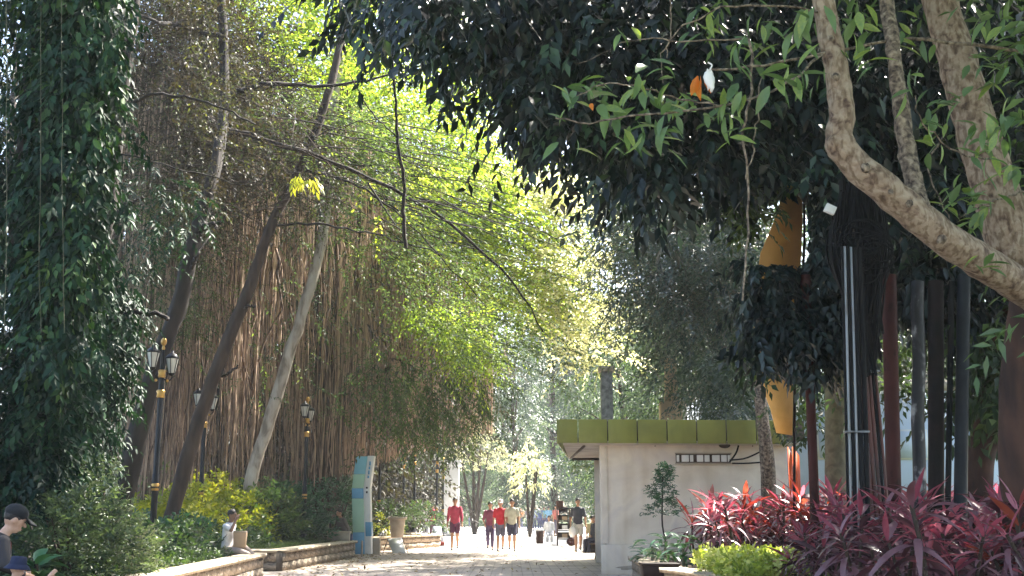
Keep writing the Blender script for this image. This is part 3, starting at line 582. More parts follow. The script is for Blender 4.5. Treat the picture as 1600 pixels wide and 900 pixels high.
bundle('bundle of reddish brown cables bound together, right of the grey conduits', (1352, 520, 1378, 850), 11.6, [M['browncable']] * 3 + [M['blackcable']] + [M['browncable']], [7, 7, 6, 5, 5], [.85, .3])
pole('pole', 'thick maroon pole right of the brown cable bundle', 1389, 430, 1397, 800, 12.2, 23, M['maroon'])
t, pa, r = pole('pipe', 'dark pipe with peeling white patches', 1434, 440, 1437, 800, 12.4, 20, M['mottpipe'], wob=.006)
pole('pipe', 'dark brown pipe right of the peeling pipe', 1462, 440, 1463, 800, 12.8, 24, M['darkpipe'])
pole('pipe', 'thin black pipe between the dark brown and slate ones', 1487, 440, 1481, 790, 13.2, 9, M['blackcable'])
pole('pipe', 'slate grey pipe, rightmost of the pipes before the brown trunk', 1506, 430, 1501, 770, 12.6, 20, M['slatepipe'])
# black cable mass hanging under the branch
t = thing('cable_bundle', 'thick tangle of black cables hanging around the top of the grey conduits', 'cables', P(1345, 420, 11.4))
o0 = np.array(t.location); b = MB()
for k in range(190):
    xa = R.uniform(1312, 1372); q = [P(xa, R.uniform(270, 320), 11.3 + R.uniform(0, .3)), P(xa + R.normal(0, 9), 400, 11.3 + R.uniform(0, .3)), P(1355 + R.normal(0, 9), 530 + R.uniform(-30, 60), 11.5)]
    tubes(b, smooth_path(np.array(q) - o0, 12), R.uniform(.008, .016), 5)
b.obj('hanging_cables', M['blackcable'], t, True, kind='stuff')
for k in range(12):
    c = P(R.uniform(1335, 1375), R.uniform(360, 420), 11.2) - o0; rr = R.uniform(.14, .26); an = np.linspace(0, 2 * math.pi, 22); b = MB()
    q = np.stack([c[0] + rr * np.cos(an), c[1] + .06 * np.sin(an + k), c[2] + rr * .8 * np.sin(an)], 1); tubes(b, q, .008, 5); b.obj('cable_loop', M['blackcable'], t, True)
t = thing('floodlight', 'small white floodlight on a twig-thin arm above the orange banner', 'floodlight', P(1297, 327, 11.2))
b = MB(); box(b, (0, 0, 0), (.11, .05, .09)); o = b.obj('housing', M['white'], t, bevel=.006); o.rotation_euler = (0, .45, 0)
b = MB(); tubes(b, [(0, .03, 0), (.12, .3, -.05)], .01, 6); b.obj('bracket', M['blackcable'], t)
# ============================================================ FRONT TREE (right edge)
def tree(name, label, base, cat='tree', group=None): return thing(name, label, cat, base, group=group)
def rel(pts, o): return np.array([P(*p) for p in pts]) - o
FT = tree('branching_tree', 'big tree at the right edge whose pale bent limb sweeps across the picture', P(1625, 802, 9.3) * [1, 1, 0] + [0, 0, .34]); o0 = np.array(FT.location)
b = MB(); limb(b, np.vstack([[[0, 0, -.1]], rel([(1606, 740, 9.2), (1602, 600, 9.1), (1612, 500, 9.0), (1625, 440, 8.9), (1700, 330, 8.8), (1790, 60, 8.9), (1830, -250, 8.6)], o0)]), .22, .14, 30, 16, .07); b.obj('trunk', M['bark_red'], FT, True)
b = MB(); limb(b, rel([(1640, 478, 8.9), (1570, 432, 8.6), (1500, 390, 8.3), (1430, 335, 8.1), (1370, 285, 8.0), (1322, 240, 8.0), (1312, 212, 8.0), (1316, 170, 8.0), (1303, 90, 8.05), (1287, 10, 8.1), (1270, -90, 8.2), (1200, -260, 8.6)], o0), .145, .072, 60, 16, .06, .004, pw=.8); b.obj('limb', M['bark_front'], FT, True)
b = MB(); limb(b, rel([(1440, 330, 8.1), (1424, 270, 8.15), (1410, 190, 8.2), (1397, 90, 8.2), (1385, 0, 8.3), (1370, -120, 8.4)], o0), .068, .05, 30, 12, .12, .005); b.obj('limb', M['bark_mott'], FT, True)
b = MB(); limb(b, rel([(1640, 450, 9.0), (1590, 390, 8.9), (1560, 310, 8.9), (1525, 200, 9), (1495, 90, 9.1), (1466, -10, 9.2), (1430, -180, 9.4)], o0), .21, .13, 34, 16, .06, .004); b.obj('limb', M['bark_front'], FT, True)
b = MB(); ball(b, P(1313, 226, 7.99) - o0, (.115, .11, .10), 14, 9); b.obj('burl', M['bark_front'], FT, True)
tw = []
for pts, r0, r1 in ([(1660, 90, 8.6), (1540, 72, 8.5), (1420, 62, 8.3), (1280, 85, 8.0), (1180, 103, 7.8), (1110, 108, 7.6)], .016, .008), \
        ([(1285, 85, 8.0), (1220, 135, 7.8), (1120, 165, 7.5), (1000, 180, 7.4), (930, 192, 7.4), (868, 185, 7.4)], .011, .005), \
        ([(1290, 20, 8.1), (1200, 10, 7.8), (1120, 15, 7.6), (1040, 70, 7.6), (1036, 130, 7.6)], .009, .004), \
        ([(1120, 165, 7.5), (1040, 150, 7.5), (960, 130, 7.4), (900, 150, 7.4)], .007, .003), ([(1160, 60, 7.7), (1080, 65, 7.6), (1000, 62, 7.6), (900, 100, 7.5)], .007, .003), \
        ([(1040, -60, 7.6), (1048, 20, 7.6), (1042, 90, 7.6)], .006, .004), ([(1170, 60, 7.8), (1174, 150, 7.8), (1160, 200, 7.8), (1168, 280, 7.8), (1166, 380, 7.8), (1160, 470, 7.8)], .011, .007), \
        ([(1165, 280, 7.8), (1180, 200, 7.8), (1190, 120, 7.8)], .006, .004), ([(1480, 200, 8.6), (1450, 260, 8.3), (1480, 330, 8.2), (1490, 370, 8.2)], .008, .004), \
        ([(1560, 250, 8.8), (1500, 240, 8.4), (1440, 190, 8.2), (1430, 150, 8.2)], .008, .004), ([(1600, 300, 8.8), (1540, 320, 8.4), (1500, 340, 8.2)], .008, .004), ([(700, -20, 15), (668, 15, 14.8), (640, 50, 14.6)], .03, .015):
    q = smooth_path(rel(pts, o0), 18); q[1:-1] += R.normal(0, .008, (16, 3)); b = MB(); tubes(b, q, np.linspace(r0, r1, 18), 6); b.obj('twig', M['bark_mott'] if r0 < .03 else M['bark_brown'], FT, True); tw.append(q)
LM = [leaf_mesh('leaf', 1, .33, M['lance'], ar, 4, v, pw=.8) for ar, v in ((.15, .35), (.3, .55), (.45, .7), (.25, .9))]
DM = leaf_mesh('leaf', 1, .34, M['drydead'], .3, 4, .6)
def cluster(c, n, l, bias=(0, 0, -.35), parent=FT, meshes=LM, sp=.05):
    for k in range(n):
        D = Vector(R.normal(0, .75, 3)) + Vector(bias); D.y *= .7
        N = Vector((R.normal(0, .4), -.35 + R.normal(0, .4), 1)); put_leaf(meshes[int(R.integers(len(meshes)))], parent, np.array(c) + R.normal(0, sp, 3), D, N, l * R.uniform(.65, 1.15))
for x, y, n in [(1250, 110, 8), (1215, 120, 7), (1185, 75, 7), (1160, 140, 9), (1130, 165, 8), (1095, 175, 9), (1060, 160, 8), (1040, 110, 6), (1010, 150, 9), (985, 125, 7), (950, 175, 7), (930, 150, 9), (905, 140, 7), (890, 160, 5), (965, 205, 7), (1000, 205, 8), (1030, 215, 8), (1050, 195, 7), (1150, 60, 6), (1100, 45, 6), (1195, 30, 6), (1240, 55, 6), (1260, 20, 6), (1140, 215, 3), (980, 60, 3), (1100, 20, 4), (890, 210, 4), (1180, 190, 3), (1330, 60, 6), (1350, 90, 5), (1350, 20, 5)]:
    cluster(P(x, y, R.uniform(7.3, 8.2)) - o0, n, .20)
for x, y, n in [(1460, 175, 8), (1440, 130, 6), (1470, 205, 7), (1455, 235, 6), (1500, 160, 7), (1530, 215, 8), (1560, 200, 9), (1590, 180, 7), (1540, 240, 7), (1500, 300, 9), (1475, 320, 8), (1520, 325, 9), (1550, 300, 7), (1590, 260, 7), (1510, 350, 6), (1480, 380, 7), (1580, 40, 8), (1545, 30, 7), (1520, 90, 4), (1590, 100, 6), (1560, 130, 6), (1420, 30, 5), (1445, 60, 5), (1520, 410, 4), (1545, 425, 3)]:
    cluster(P(x, y, R.uniform(7.6, 8.5)) - o0, n, .185, (-.35, 0, -.2))
cluster(P(1092, 120, 7.5) - o0, 4, .16, (0, 0, -1), meshes=[DM], sp=.02); cluster(P(918, 155, 7.4) - o0, 1, .13, (0, 0, -1), meshes=[DM]); cluster(P(1178, 150, 7.7) - o0, 1, .12, (0, 0, -1), meshes=[DM])
t = thing('white_sunlit_leaf', 'glaring white scrap caught on the branch beside dry orange leaves', 'sunlit leaf', P(1109, 125, 7.45))  # white shape stands for a sunlit leaf, the glare is in its colour
b = MB(); ball(b, (0, 0, 0), (.035, .03, .075), 10, 8); b.v[0] = b.v[0] * (1 + R.normal(0, .22, (len(b.v[0]), 1))); o = b.obj('leaf_glare', M['white'], t); o.scale = (1, .6, 1)
b = MB(); tubes(b, smooth_path([(0, 0, .07), (.02, 0, .11), (-.01, 0, .13)], 6), .006, 5); b.obj('knot', M['white'], t)
for (px_, py_, dd_, r_) in ((1306, 120, 7.99, .03), (1352, 262, 7.93, .035), (1420, 318, 8.0, .03), (1470, 372, 8.15, .04), (1299, 60, 7.99, .022), (1535, 402, 8.4, .04), (1392, 300, 7.95, .02)):
    b = MB(); ball(b, P(px_, py_, dd_ - .05) - o0, (r_, r_ * .8, r_), 9, 6); b.v[0] += R.normal(0, r_ * .1, b.v[0].shape); b.obj('knot', M['bark_mott'], FT, True)
b = MB(); region(b, [(1180, -700), (2000, -700), (2000, 500), (1680, 480), (1640, -60), (1200, -60)], 8, 13, 420, 5, .35, .5, 7, .18, .05)
n = 900; C = np.stack([R.uniform(-2.5, 11, n), R.uniform(1.5, 15, n), np.zeros(n)], 1); C[:, 2] = np.maximum(6.2, 1.2 + .50 * (C[:, 1] + 1.2) + 1.0) + R.uniform(0, 3, n); C = C[np.repeat(np.arange(n), 4)] + R.normal(0, .5, (n * 4, 3)) * [1, 1, .4]  # unseen crown spread overhead, added to keep sun off the near haze
sprays(b, C, nrm(R.normal(0, 1, (n * 4, 3)) * [1, 1, .4]), .7, 7, .26, .09, R.uniform(.2, .8, n * 4))
for tx, ty, tz in ((1, 5, 7.5), (-1, 8, 8), (4, 3, 7), (5, 12, 9.5), (0, 12, 9.5), (8, 6, 7.5)):
    bb = MB(); limb(bb, [(P(1810, -100, 8.8) - o0), (P(1810, -100, 8.8) - o0) * .5 + (np.array([tx, ty, tz + 2.0]) - o0) * .5, np.array([tx, ty, tz + .8]) - o0], .13, .03, 18, 9, .08); bb.obj('limb', M['bark_mott'], FT, True)
b.v = [v - o0 for v in b.v]; b.obj('crown', M['lance'], FT, kind='stuff')
# ============================================================ DARK BROAD-LEAVED TREE (right, over the path)
def rm(b, o): b.v = [v - np.asarray(o) for v in b.v]; return b
DT = tree('broad_leaved_tree', 'large dark tree with drooping broad leaves filling the top right, on a green grey trunk', P(1308, 802, 19) * [1, 1, 0] + [0, 0, .34]); o0 = np.array(DT.location)
b = MB(); limb(b, np.vstack([[[0, 0, -.1]], rel([(1306, 740, 19), (1305, 600, 19), (1300, 480, 18.8), (1290, 300, 18), (1270, 100, 17), (1200, -150, 17)], o0)]), .19, .12, 30, 14, .05); b.obj('trunk', M['bark_green'], DT, True)
DP = [(560, -40), (570, 0), (640, 20), (690, 60), (745, 95), (800, 150), (815, 190), (870, 205), (930, 225), (985, 290), (1060, 300), (1170, 270), (1260, 235), (1330, 260), (1420, 420), (1620, 440), (1620, -40)]
br = MB()
for tx, ty, td in ((700, 20, 15), (850, 120, 16), (950, 200, 16), (1080, 280, 16), (1000, 60, 17), (1200, 200, 15), (1450, 200, 14), (1500, 350, 14), (800, -80, 17), (1100, 300, 15)):
    a = P(1275 + R.uniform(-10, 20), R.uniform(40, 330), 17.6) - o0; e = P(tx, ty, td) - o0; q = smooth_path([a, (a + e) / 2 + [0, 0, .5], e], 14); q[1:-1] += R.normal(0, .03, (12, 3)); tubes(br, q, np.linspace(.06, .012, 14), 6)
b = MB()
WIN = [(1184, 340), (1212, 318), (1262, 318), (1262, 412), (1184, 412)]
def px_of(O): dx, dy, dz = O[:, 0], O[:, 1], O[:, 2] - H0; f = dy * cT + dz * sT; return 800 + F * dx / f, 450 - F * (-dy * sT + dz * cT) / f
def keepw(O): x, y = px_of(O); return ~in_poly(x, y, WIN)
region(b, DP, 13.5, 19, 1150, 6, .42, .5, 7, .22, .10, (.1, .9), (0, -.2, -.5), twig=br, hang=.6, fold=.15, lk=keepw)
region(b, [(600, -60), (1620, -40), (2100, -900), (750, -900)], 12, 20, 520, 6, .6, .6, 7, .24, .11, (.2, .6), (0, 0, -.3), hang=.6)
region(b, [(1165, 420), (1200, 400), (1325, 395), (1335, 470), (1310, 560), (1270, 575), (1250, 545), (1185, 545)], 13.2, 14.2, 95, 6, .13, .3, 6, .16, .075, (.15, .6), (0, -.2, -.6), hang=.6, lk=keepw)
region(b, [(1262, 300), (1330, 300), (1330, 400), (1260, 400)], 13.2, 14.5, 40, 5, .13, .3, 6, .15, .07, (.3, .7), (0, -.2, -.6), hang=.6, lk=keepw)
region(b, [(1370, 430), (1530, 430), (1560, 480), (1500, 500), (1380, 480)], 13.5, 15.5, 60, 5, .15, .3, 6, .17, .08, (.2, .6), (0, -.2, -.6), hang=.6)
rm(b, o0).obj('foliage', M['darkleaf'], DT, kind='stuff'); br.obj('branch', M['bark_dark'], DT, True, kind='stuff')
BL = [leaf_mesh('leaf', 1, .42, M['darkleaf'], ar, 4, v, pw=.8) for ar, v in ((.2, .3), (.35, .55), (.3, .75))]
x, y = poly_pts(DP, 330); k_ = ~in_poly(x, y, [(1165, 270), (1280, 270), (1280, 420), (1165, 420)]); x, y = x[k_][:290], y[k_][:290]
for i in range(len(x)): 
    p = P(x[i], y[i], R.uniform(13.1, 13.6)) - o0; put_leaf(BL[i % 3], DT, p, (R.normal(0, .5), -.2 + R.normal(0, .3), -.8), (R.normal(0, .3), -1, .5), R.uniform(.17, .24))
b = MB()
region(b, [(1150, 310), (1190, 300), (1185, 350), (1160, 350)], 15, 16, 12, 5, .12, .3, 6, .15, .06, (.4, .9), (0, 0, -.3))
region(b, [(1150, 540), (1235, 530), (1240, 560), (1170, 575)], 14, 15, 12, 4, .1, .3, 6, .14, .06, (.4, .9), (0, 0, -.3))
region(b, [(1215, 570), (1290, 560), (1290, 680), (1230, 700)], 19.5, 21, 34, 5, .2, .35, 6, .15, .06, (.2, .7), (0, 0, -.5))
region(b, [(1340, 470), (1430, 470), (1430, 600), (1350, 620)], 17, 20, 30, 5, .2, .35, 6, .16, .07, (.3, .9), (0, 0, -.3))
LT = tree('small_leafy_tree', 'small bright leaved tree growing behind the maroon poles and the orange banner', (P(1330, 802, 20) * [1, 1, 0] + [0, 0, .34])); o0 = np.array(LT.location)
rm(b, o0).obj('crown', M['shrub'], LT, kind='stuff')
b = MB(); limb(b, np.vstack([[[0, 0, 0]], rel([(1340, 700, 19.8), (1350, 560, 19), (1365, 420, 18)], o0)]), .06, .03, 16, 8); b.obj('trunk', M['bark_brown'], LT, True)
RT = tree('brown_trunk_tree', 'tree with a red brown leaning trunk and hanging green leaves behind the slate pipe', P(1528, 802, 14.5) * [1, 1, 0] + [0, 0, .34]); o0 = np.array(RT.location)
b = MB(); limb(b, np.vstack([[[0, 0, -.1]], rel([(1530, 740, 14.5), (1545, 660, 14.4), (1565, 560, 14), (1590, 470, 13.6), (1640, 380, 13)], o0)]), .17, .17, 24, 14, .08); b.obj('trunk', M['bark_red'], RT, True)
b = MB(); region(b, [(1500, 500), (1640, 480), (1640, 590), (1570, 600), (1550, 680), (1510, 650)], 13, 15, 90, 5, .18, .35, 6, .17, .075, (.25, .75), (0, 0, -.5), hang=.5)
region(b, [(1560, 600), (1600, 590), (1600, 690), (1580, 700)], 12.5, 13.5, 6, 4, .1, .3, 5, .17, .08, (.5, .9), (0, 0, -.5)); region(b, [(1620, -700), (2400, -700), (2400, 480), (1640, 480)], 13, 18, 260, 5, .5, .6, 6, .25, .11)
rm(b, o0).obj('crown', M['shrub'], RT, kind='stuff')
# ============================================================ MID RIGHT TREES
KT = tree('grey_green_tree', 'grey green tree with glinting leaves rising right behind the kiosk', P(1196, 802, 24.5) * [1, 1, 0]); o0 = np.array(KT.location)
b = MB(); limb(b, np.vstack([[[0, 0, 0]], rel([(1200, 740, 22.6), (1188, 620, 22.6), (1192, 520, 23.5), (1150, 460, 26), (1090, 430, 29)], o0)]), .16, .06, 26, 12, .12); limb(b, rel([(1180, 480, 25), (1120, 450, 27), (1060, 400, 30)], o0), .05, .02, 12, 7); b.obj('trunk', M['bark_mott'], KT, True)
b = MB(); tg = MB()
region(b, [(935, 330), (980, 300), (1180, 320), (1200, 400), (1195, 560), (1185, 640), (1100, 650), (1050, 600), (985, 530), (950, 440)], 27, 34, 520, 6, .5, .7, 8, .17, .06, (.2, .75), (0, 0, -.2), twig=tg, dfun=lambda x, y: (1180 - x) * .01)
region(b, [(1000, 350), (1170, 350), (1180, 540), (1060, 520), (985, 420)], 24.5, 26.5, 190, 6, .35, .6, 8, .14, .055, (.1, .55), (0, 0, -.3), twig=tg)
region(b, [(1080, 560), (1190, 560), (1190, 670), (1110, 640)], 24, 26, 70, 6, .3, .5, 8, .13, .05, (.3, .8), (0, 0, -.3))
region(b, [(960, 330), (1700, 330), (1700, -80), (1000, -80)], 27, 36, 330, 6, .9, 1.0, 7, .36, .16, (.1, .6))
rm(b, o0).obj('crown', M['grey'], KT, kind='stuff'); rm(tg, o0).obj('twigs', M['bark_mott'], KT, kind='stuff')
# ============================================================ LEFT TREES
def trunk_tree(name, label, pts, r0, r1, mat, knob=.08, branches=(), zb=.3, bmat=None, group=None):
    p0 = P(*pts[0]); base = np.array([p0[0], p0[1], zb]); t = tree(name, label, base, group=group); b = MB()
    limb(b, np.vstack([[[0, 0, -.1]], rel(pts[1:], base)]), r0, r1, 36, 14, knob, .01); b.obj('trunk', mat, t, True)
    for bp, q0, q1 in branches:
        b = MB(); limb(b, rel(bp, base), q0, q1, 22, 8, .12, .02); b.obj('branch', bmat or mat, t, True)
    return t, base
V0, o0 = trunk_tree('vine_covered_tree', 'dark trunk at the far left edge wrapped top to bottom in glossy climbing leaves', [(25, 840, 14.5), (28, 760, 14.5), (45, 560, 14.5), (40, 350, 14.3), (62, 100, 14.5), (75, -120, 14.6), (90, -500, 15)], .22, .17, M['bark_dark'], .1)
b = MB(); tg = MB()
region(b, [(66, -60), (165, -60), (168, 120), (158, 260), (132, 380), (118, 480), (112, 560), (75, 640), (62, 400), (66, 200)], 12.8, 14.6, 470, 6, .15, .3, 7, .135, .065, (.2, .9), (0, -.3, -.7), hang=.7, fold=.18)
region(b, [(-60, -60), (12, -60), (10, 300), (0, 640), (50, 700), (50, 760), (-60, 760)], 13.5, 15, 190, 6, .2, .3, 7, .125, .055, (.1, .55), (0, -.3, -.7), hang=.6)
region(b, [(-250, -500), (150, -500), (150, -50), (-250, -50)], 12, 18, 150, 6, .5, .5, 7, .2, .09, (.1, .6), (0, 0, -.4))
region(b, [(0, 560), (120, 560), (110, 780), (0, 780)], 13.6, 14.4, 140, 5, .14, .25, 6, .12, .06, (.2, .75), (0, -.3, -.5), hang=.5)
rm(b, o0).obj('vine_leaves', M['ivy'], V0, kind='stuff')
IL = [leaf_mesh('leaf', 1, .46, M['ivy'], ar, 4, v) for ar, v in ((.2, .4), (.3, .6), (.25, .85))]
x, y = poly_pts([(70, 0), (170, 0), (165, 260), (130, 400), (115, 560), (75, 620)], 270)
for i in range(270): put_leaf(IL[i % 3], V0, P(x[i], y[i], R.uniform(12.6, 12.9)) - o0, (R.normal(0, .5), -.1, -.9), (R.normal(0, .4), -1, .7), R.uniform(.12, .18))
b = MB()
for px in (64, 96, 8): q = P(np.full(16, px) + np.cumsum(R.normal(0, .9, 16)), np.linspace(-60, 520, 16), 12.4) - o0; tubes(b, q, .0035, 4)
b.obj('hanging_vines', M['bark_green'], V0, kind='stuff')
V1, o0 = trunk_tree('vine_covered_tree', 'vine wrapped tree, pale above and black below, right of the far left trunk', [(112, 840, 18), (112, 780, 18), (135, 600, 18), (150, 470, 18), (165, 350, 18), (183, 200, 18), (203, 60, 18), (213, -60, 18), (240, -400, 18)], .16, .085, M['bark_dark'], .12,
    [(((165, 500, 18), (178, 475, 17.9), (200, 488, 17.7), (245, 490, 17.5), (262, 500, 17.4)), .05, .03), (((172, 350, 18), (200, 320, 17.8), (225, 310, 17.7)), .04, .015), (((185, 200, 18), (215, 158, 17.8), (270, 148, 17.6), (335, 165, 17.4), (400, 195, 17)), .035, .012), (((100, 240, 17.5), (190, 242, 17.4), (270, 262, 17.2), (400, 292, 17)), .02, .008), (((150, 300, 18), (180, 120, 18.6), (190, -40, 19)), .03, .02)])
b = MB(); region(b, [(125, 440), (185, 440), (200, 520), (175, 620), (150, 700), (130, 790), (85, 790), (100, 640)], 17, 18.4, 330, 6, .18, .3, 7, .12, .055, (.1, .6), (0, -.3, -.7), hang=.6)
region(b, [(200, 290), (260, 260), (285, 300), (275, 380), (220, 420), (175, 470), (165, 360)], 18.5, 20, 24, 6, .3, .45, 9, .12, .045, (.2, .7), (0, -.1, -.5), hang=.4)
rm(b, o0).obj('vine_leaves', M['ivy'], V1, kind='stuff')
T3, o3 = trunk_tree('leaning_tree', 'thick dark trunk leaning right behind the nearest lamp', [(188, 830, 21.5), (188, 800, 21.5), (215, 680, 21.5), (245, 570, 21.5), (282, 470, 21.5), (300, 380, 21.5), (335, 270, 21.7), (350, 160, 23), (345, 0, 23.5), (330, -200, 24)], .22, .075, M['bark_dark'], .14,
    [(((303, 385, 21.5), (318, 355, 21.4), (345, 347, 21.2)), .08, .04), (((300, 420, 21.4), (310, 395, 21.2), (345, 345, 22)), .04, .015), (((350, 150, 23), (420, 130, 23.4), (520, 135, 24), (640, 110, 25)), .07, .02), (((345, 200, 23), (420, 220, 23.2), (560, 270, 24), (690, 340, 25), (800, 440, 26), (850, 520, 26.5)), .07, .015), (((350, 60, 23), (280, 40, 23), (230, 30, 21.5), (150, -20, 22)), .06, .02)])
T4, o4 = trunk_tree('leaning_tree', 'slimmer dark trunk leaning right behind the second lamp', [(262, 850, 24), (266, 815, 24), (300, 690, 24), (338, 580, 24), (375, 490, 24), (402, 415, 24), (425, 350, 24), (470, 260, 24.5), (520, 120, 25), (560, -60, 26)], .17, .08, M['bark_brown'], .1,
    [(((376, 492, 24), (385, 480, 23.9), (400, 478, 23.8)), .04, .02), (((335, 590, 24), (355, 585, 24), (372, 570, 23.9)), .04, .02), (((420, 352, 24), (500, 350, 24), (580, 365, 24.5), (650, 385, 25), (700, 400, 25.5)), .03, .01), (((470, 262, 24.5), (560, 290, 24.5), (640, 350, 25), (760, 480, 26)), .035, .01)], bmat=M['bark_dark'])
T5, o5 = trunk_tree('pale_trunk_tree', 'pale slender trunk leaning right in front of the hanging roots', [(385, 830, 29), (392, 755, 29), (420, 660, 29), (447, 570, 29), (475, 480, 29), (495, 410, 29.2), (510, 330, 29.4), (515, 250, 29.6), (530, 100, 30), (560, -60, 31)], .17, .11, M['bark_pale'], .06)
# hanging dead branch
b = MB(); limb(b, rel([(605, -40, 20), (612, 60, 20), (618, 160, 20), (622, 230, 20), (632, 285, 20), (630, 345, 20), (634, 388, 20)], o3), .022, .035, 34, 8, .15, .012); b.obj('hanging_branch', M['bark_dark'], T3, True)
b = MB(); limb(b, rel([(545, 115, 20), (585, 180, 20), (620, 215, 20)], o3), .012, .015, 14, 6, .1, .01); b.obj('hanging_branch', M['bark_dark'], T3, True)
b = MB(); limb(b, rel([(575, 285, 21), (600, 325, 21), (618, 352, 21)], o3), .02, .012, 14, 6, .1, .01); b.obj('hanging_branch', M['bark_dark'], T3, True)
b = MB(); region(b, [(600, 55), (645, 60), (645, 120), (605, 115)], 19.8, 20.3, 16, 5, .1, .2, 6, .09, .04, (.0, .3), (0, 0, -.6)); rm(b, o3).obj('leaf_tuft', M['darkleaf'], T3, kind='stuff')
b = MB(); region(b, [(462, 262), (505, 262), (505, 300), (465, 300)], 21, 21.3, 6, 2, .05, .2, 5, .17, .06, (.2, .9), (0, 0, -.8), hang=.8); rm(b, o3).obj('leaf_tuft', M['yellow'], T3, kind='stuff')
# thicket crown of T3 : brown twigs and olive leaves
b = MB(); tg = MB()
region(b, [(190, -40), (330, -40), (370, 70), (460, 160), (540, 250), (500, 280), (430, 330), (350, 330), (280, 420), (230, 360), (250, 200), (200, 120)], 23.5, 29, 430, 6, .45, .8, 9, .10, .04, (.1, .8), (.2, 0, -.2), twig=tg)
region(b, [(180, -160), (340, -160), (330, -40), (180, -40)], 22, 30, 160, 6, .6, .8, 8, .16, .06, (.1, .8), (0, 0, 0))
region(b, [(170, -60), (330, -60), (400, 120), (330, 300), (170, 300)], 27, 33, 560, 6, .6, .8, 8, .14, .055, (.0, .5), (0, 0, 0), twig=tg)
x, y = poly_pts([(190, -20), (340, -20), (480, 160), (520, 280), (400, 330), (300, 330), (230, 300)], 520); A = P(x, y, R.uniform(22.5, 27, 520)); Dv = nrm(R.normal(0, 1, (520, 3)) * [1, .6, .45] + [.5, 0, -.1]) * R.uniform(.6, 1.8, (520, 1)); tt = np.array([0, .5, 1])[None, :, None]
tubes(tg, A[:, None] + Dv[:, None] * tt + R.normal(0, .06, (520, 3, 3)), np.array([[.012, .008, .003]]), 3)
region(b, [(290, -40), (390, -40), (400, 120), (380, 260), (310, 330), (270, 300), (300, 120)], 20.3, 21.2, 75, 5, .25, .5, 8, .09, .038, (.1, .8), (.2, 0, -.3), twig=tg)
rm(b, o3).obj('crown', M['thicket'], T3, kind='stuff'); rm(tg, o3).obj('twigs', M['bark_brown'], T3, kind='stuff')
# feathery sprays: crown of T4
b = MB(); tg = MB()
region(b, [(250, 250), (330, 330), (330, 470), (260, 560), (200, 520), (180, 400)], 24.6, 28, 130, 6, .4, .6, 10, .09, .03, (.2, .8), (.2, 0, -.3), twig=tg)
region(b, [(400, 110), (520, 130), (640, 200), (720, 270), (640, 290), (690, 400), (780, 490), (860, 570), (800, 590), (670, 500), (560, 330), (450, 270), (400, 200)], 24, 31, 210, 7, .75, .95, 12, .125, .05, (.2, .95), (.9, 0, -.2), twig=tg, hang=.15, flat=.12, droop=.3, zs=.12, dfun=lambda x, y: (x - 400) * .006)
tt = np.linspace(0, 1, 8)[None, :, None]
n = 55; x, y = poly_pts([(400, 130), (520, 150), (700, 250), (760, 330), (700, 400), (500, 320), (420, 250)], n); A = P(x, y, R.uniform(23.5, 29, n)); Dv = np.stack([R.uniform(1.5, 4, n), R.normal(0, .8, n), R.uniform(-1.1, -.1, n)], 1)
tubes(tg, A[:, None] + Dv[:, None] * tt + np.array([0, 0, -.5]) * tt * tt + R.normal(0, .02, (n, 8, 3)), np.linspace(.016, .004, 8)[None], 4)
region(b, [(560, 560), (760, 560), (765, 640), (690, 700), (600, 690)], 33, 38, 120, 6, .5, .7, 10, .14, .055, (.1, .6), (.3, 0, -.6), twig=tg, hang=.4)
region(b, [(330, 330), (470, 300), (640, 420), (650, 640), (420, 660), (340, 560)], 29, 36, 60, 5, .45, .6, 10, .11, .045, (.1, .9), (.3, 0, -.5), twig=tg, hang=.3)
rm(b, o4).obj('crown', M['feather'], T4, kind='stuff'); rm(tg, o4).obj('twigs', M['bark_dark'], T4, kind='stuff')
# bright canopy: crown of the banyan that carries the roots
BT, ob = trunk_tree('banyan_tree', 'giant fig whose curtain of brown aerial roots hangs along the left side of the path', [(505, 860, 37), (508, 790, 37), (515, 600, 37), (505, 420, 37), (520, 250, 36), (560, 60, 35), (600, -150, 34)], .5, .3, M['bark_brown'], .2,
    [(((515, 400, 37), (600, 300, 37), (720, 260, 38), (840, 300, 39), (910, 400, 40)), .2, .04), (((520, 300, 36), (600, 200, 35), (700, 140, 34)), .16, .04), (((510, 350, 37), (430, 250, 36), (380, 120, 34)), .16, .05), (((515, 480, 37), (620, 400, 38), (720, 400, 40), (800, 480, 41)), .14, .03)])
b = MB(); tg = MB()
region(b, [(345, -50), (575, -50), (640, 40), (715, 90), (765, 180), (785, 260), (700, 262), (630, 235), (560, 165), (470, 120), (430, 70), (370, 60)], 28, 34, 290, 7, .75, .8, 8, .17, .085, (.3, 1), (.1, 0, -.1), twig=tg, zs=.2, hang=.15, flat=.2)
region(b, [(640, 275), (720, 262), (790, 250), (820, 290), (830, 380), (850, 470), (850, 520), (830, 520), (780, 470), (730, 420), (690, 370)], 36, 41, 230, 7, .85, .9, 8, .23, .11, (.35, 1), (.3, 0, -.15), twig=tg, hang=.15, zs=.18, flat=.2)
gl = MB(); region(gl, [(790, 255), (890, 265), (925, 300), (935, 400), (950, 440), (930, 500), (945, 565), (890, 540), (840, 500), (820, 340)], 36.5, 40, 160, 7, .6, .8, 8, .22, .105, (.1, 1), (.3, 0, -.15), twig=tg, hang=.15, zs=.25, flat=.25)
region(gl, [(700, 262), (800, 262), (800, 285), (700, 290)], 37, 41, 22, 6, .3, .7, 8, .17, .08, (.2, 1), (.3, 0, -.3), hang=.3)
rm(gl, ob).obj('sun_glare_leaves', M['glow'], BT, kind='stuff')  # sunstruck canopy edge, its brightness put into the leaf colour
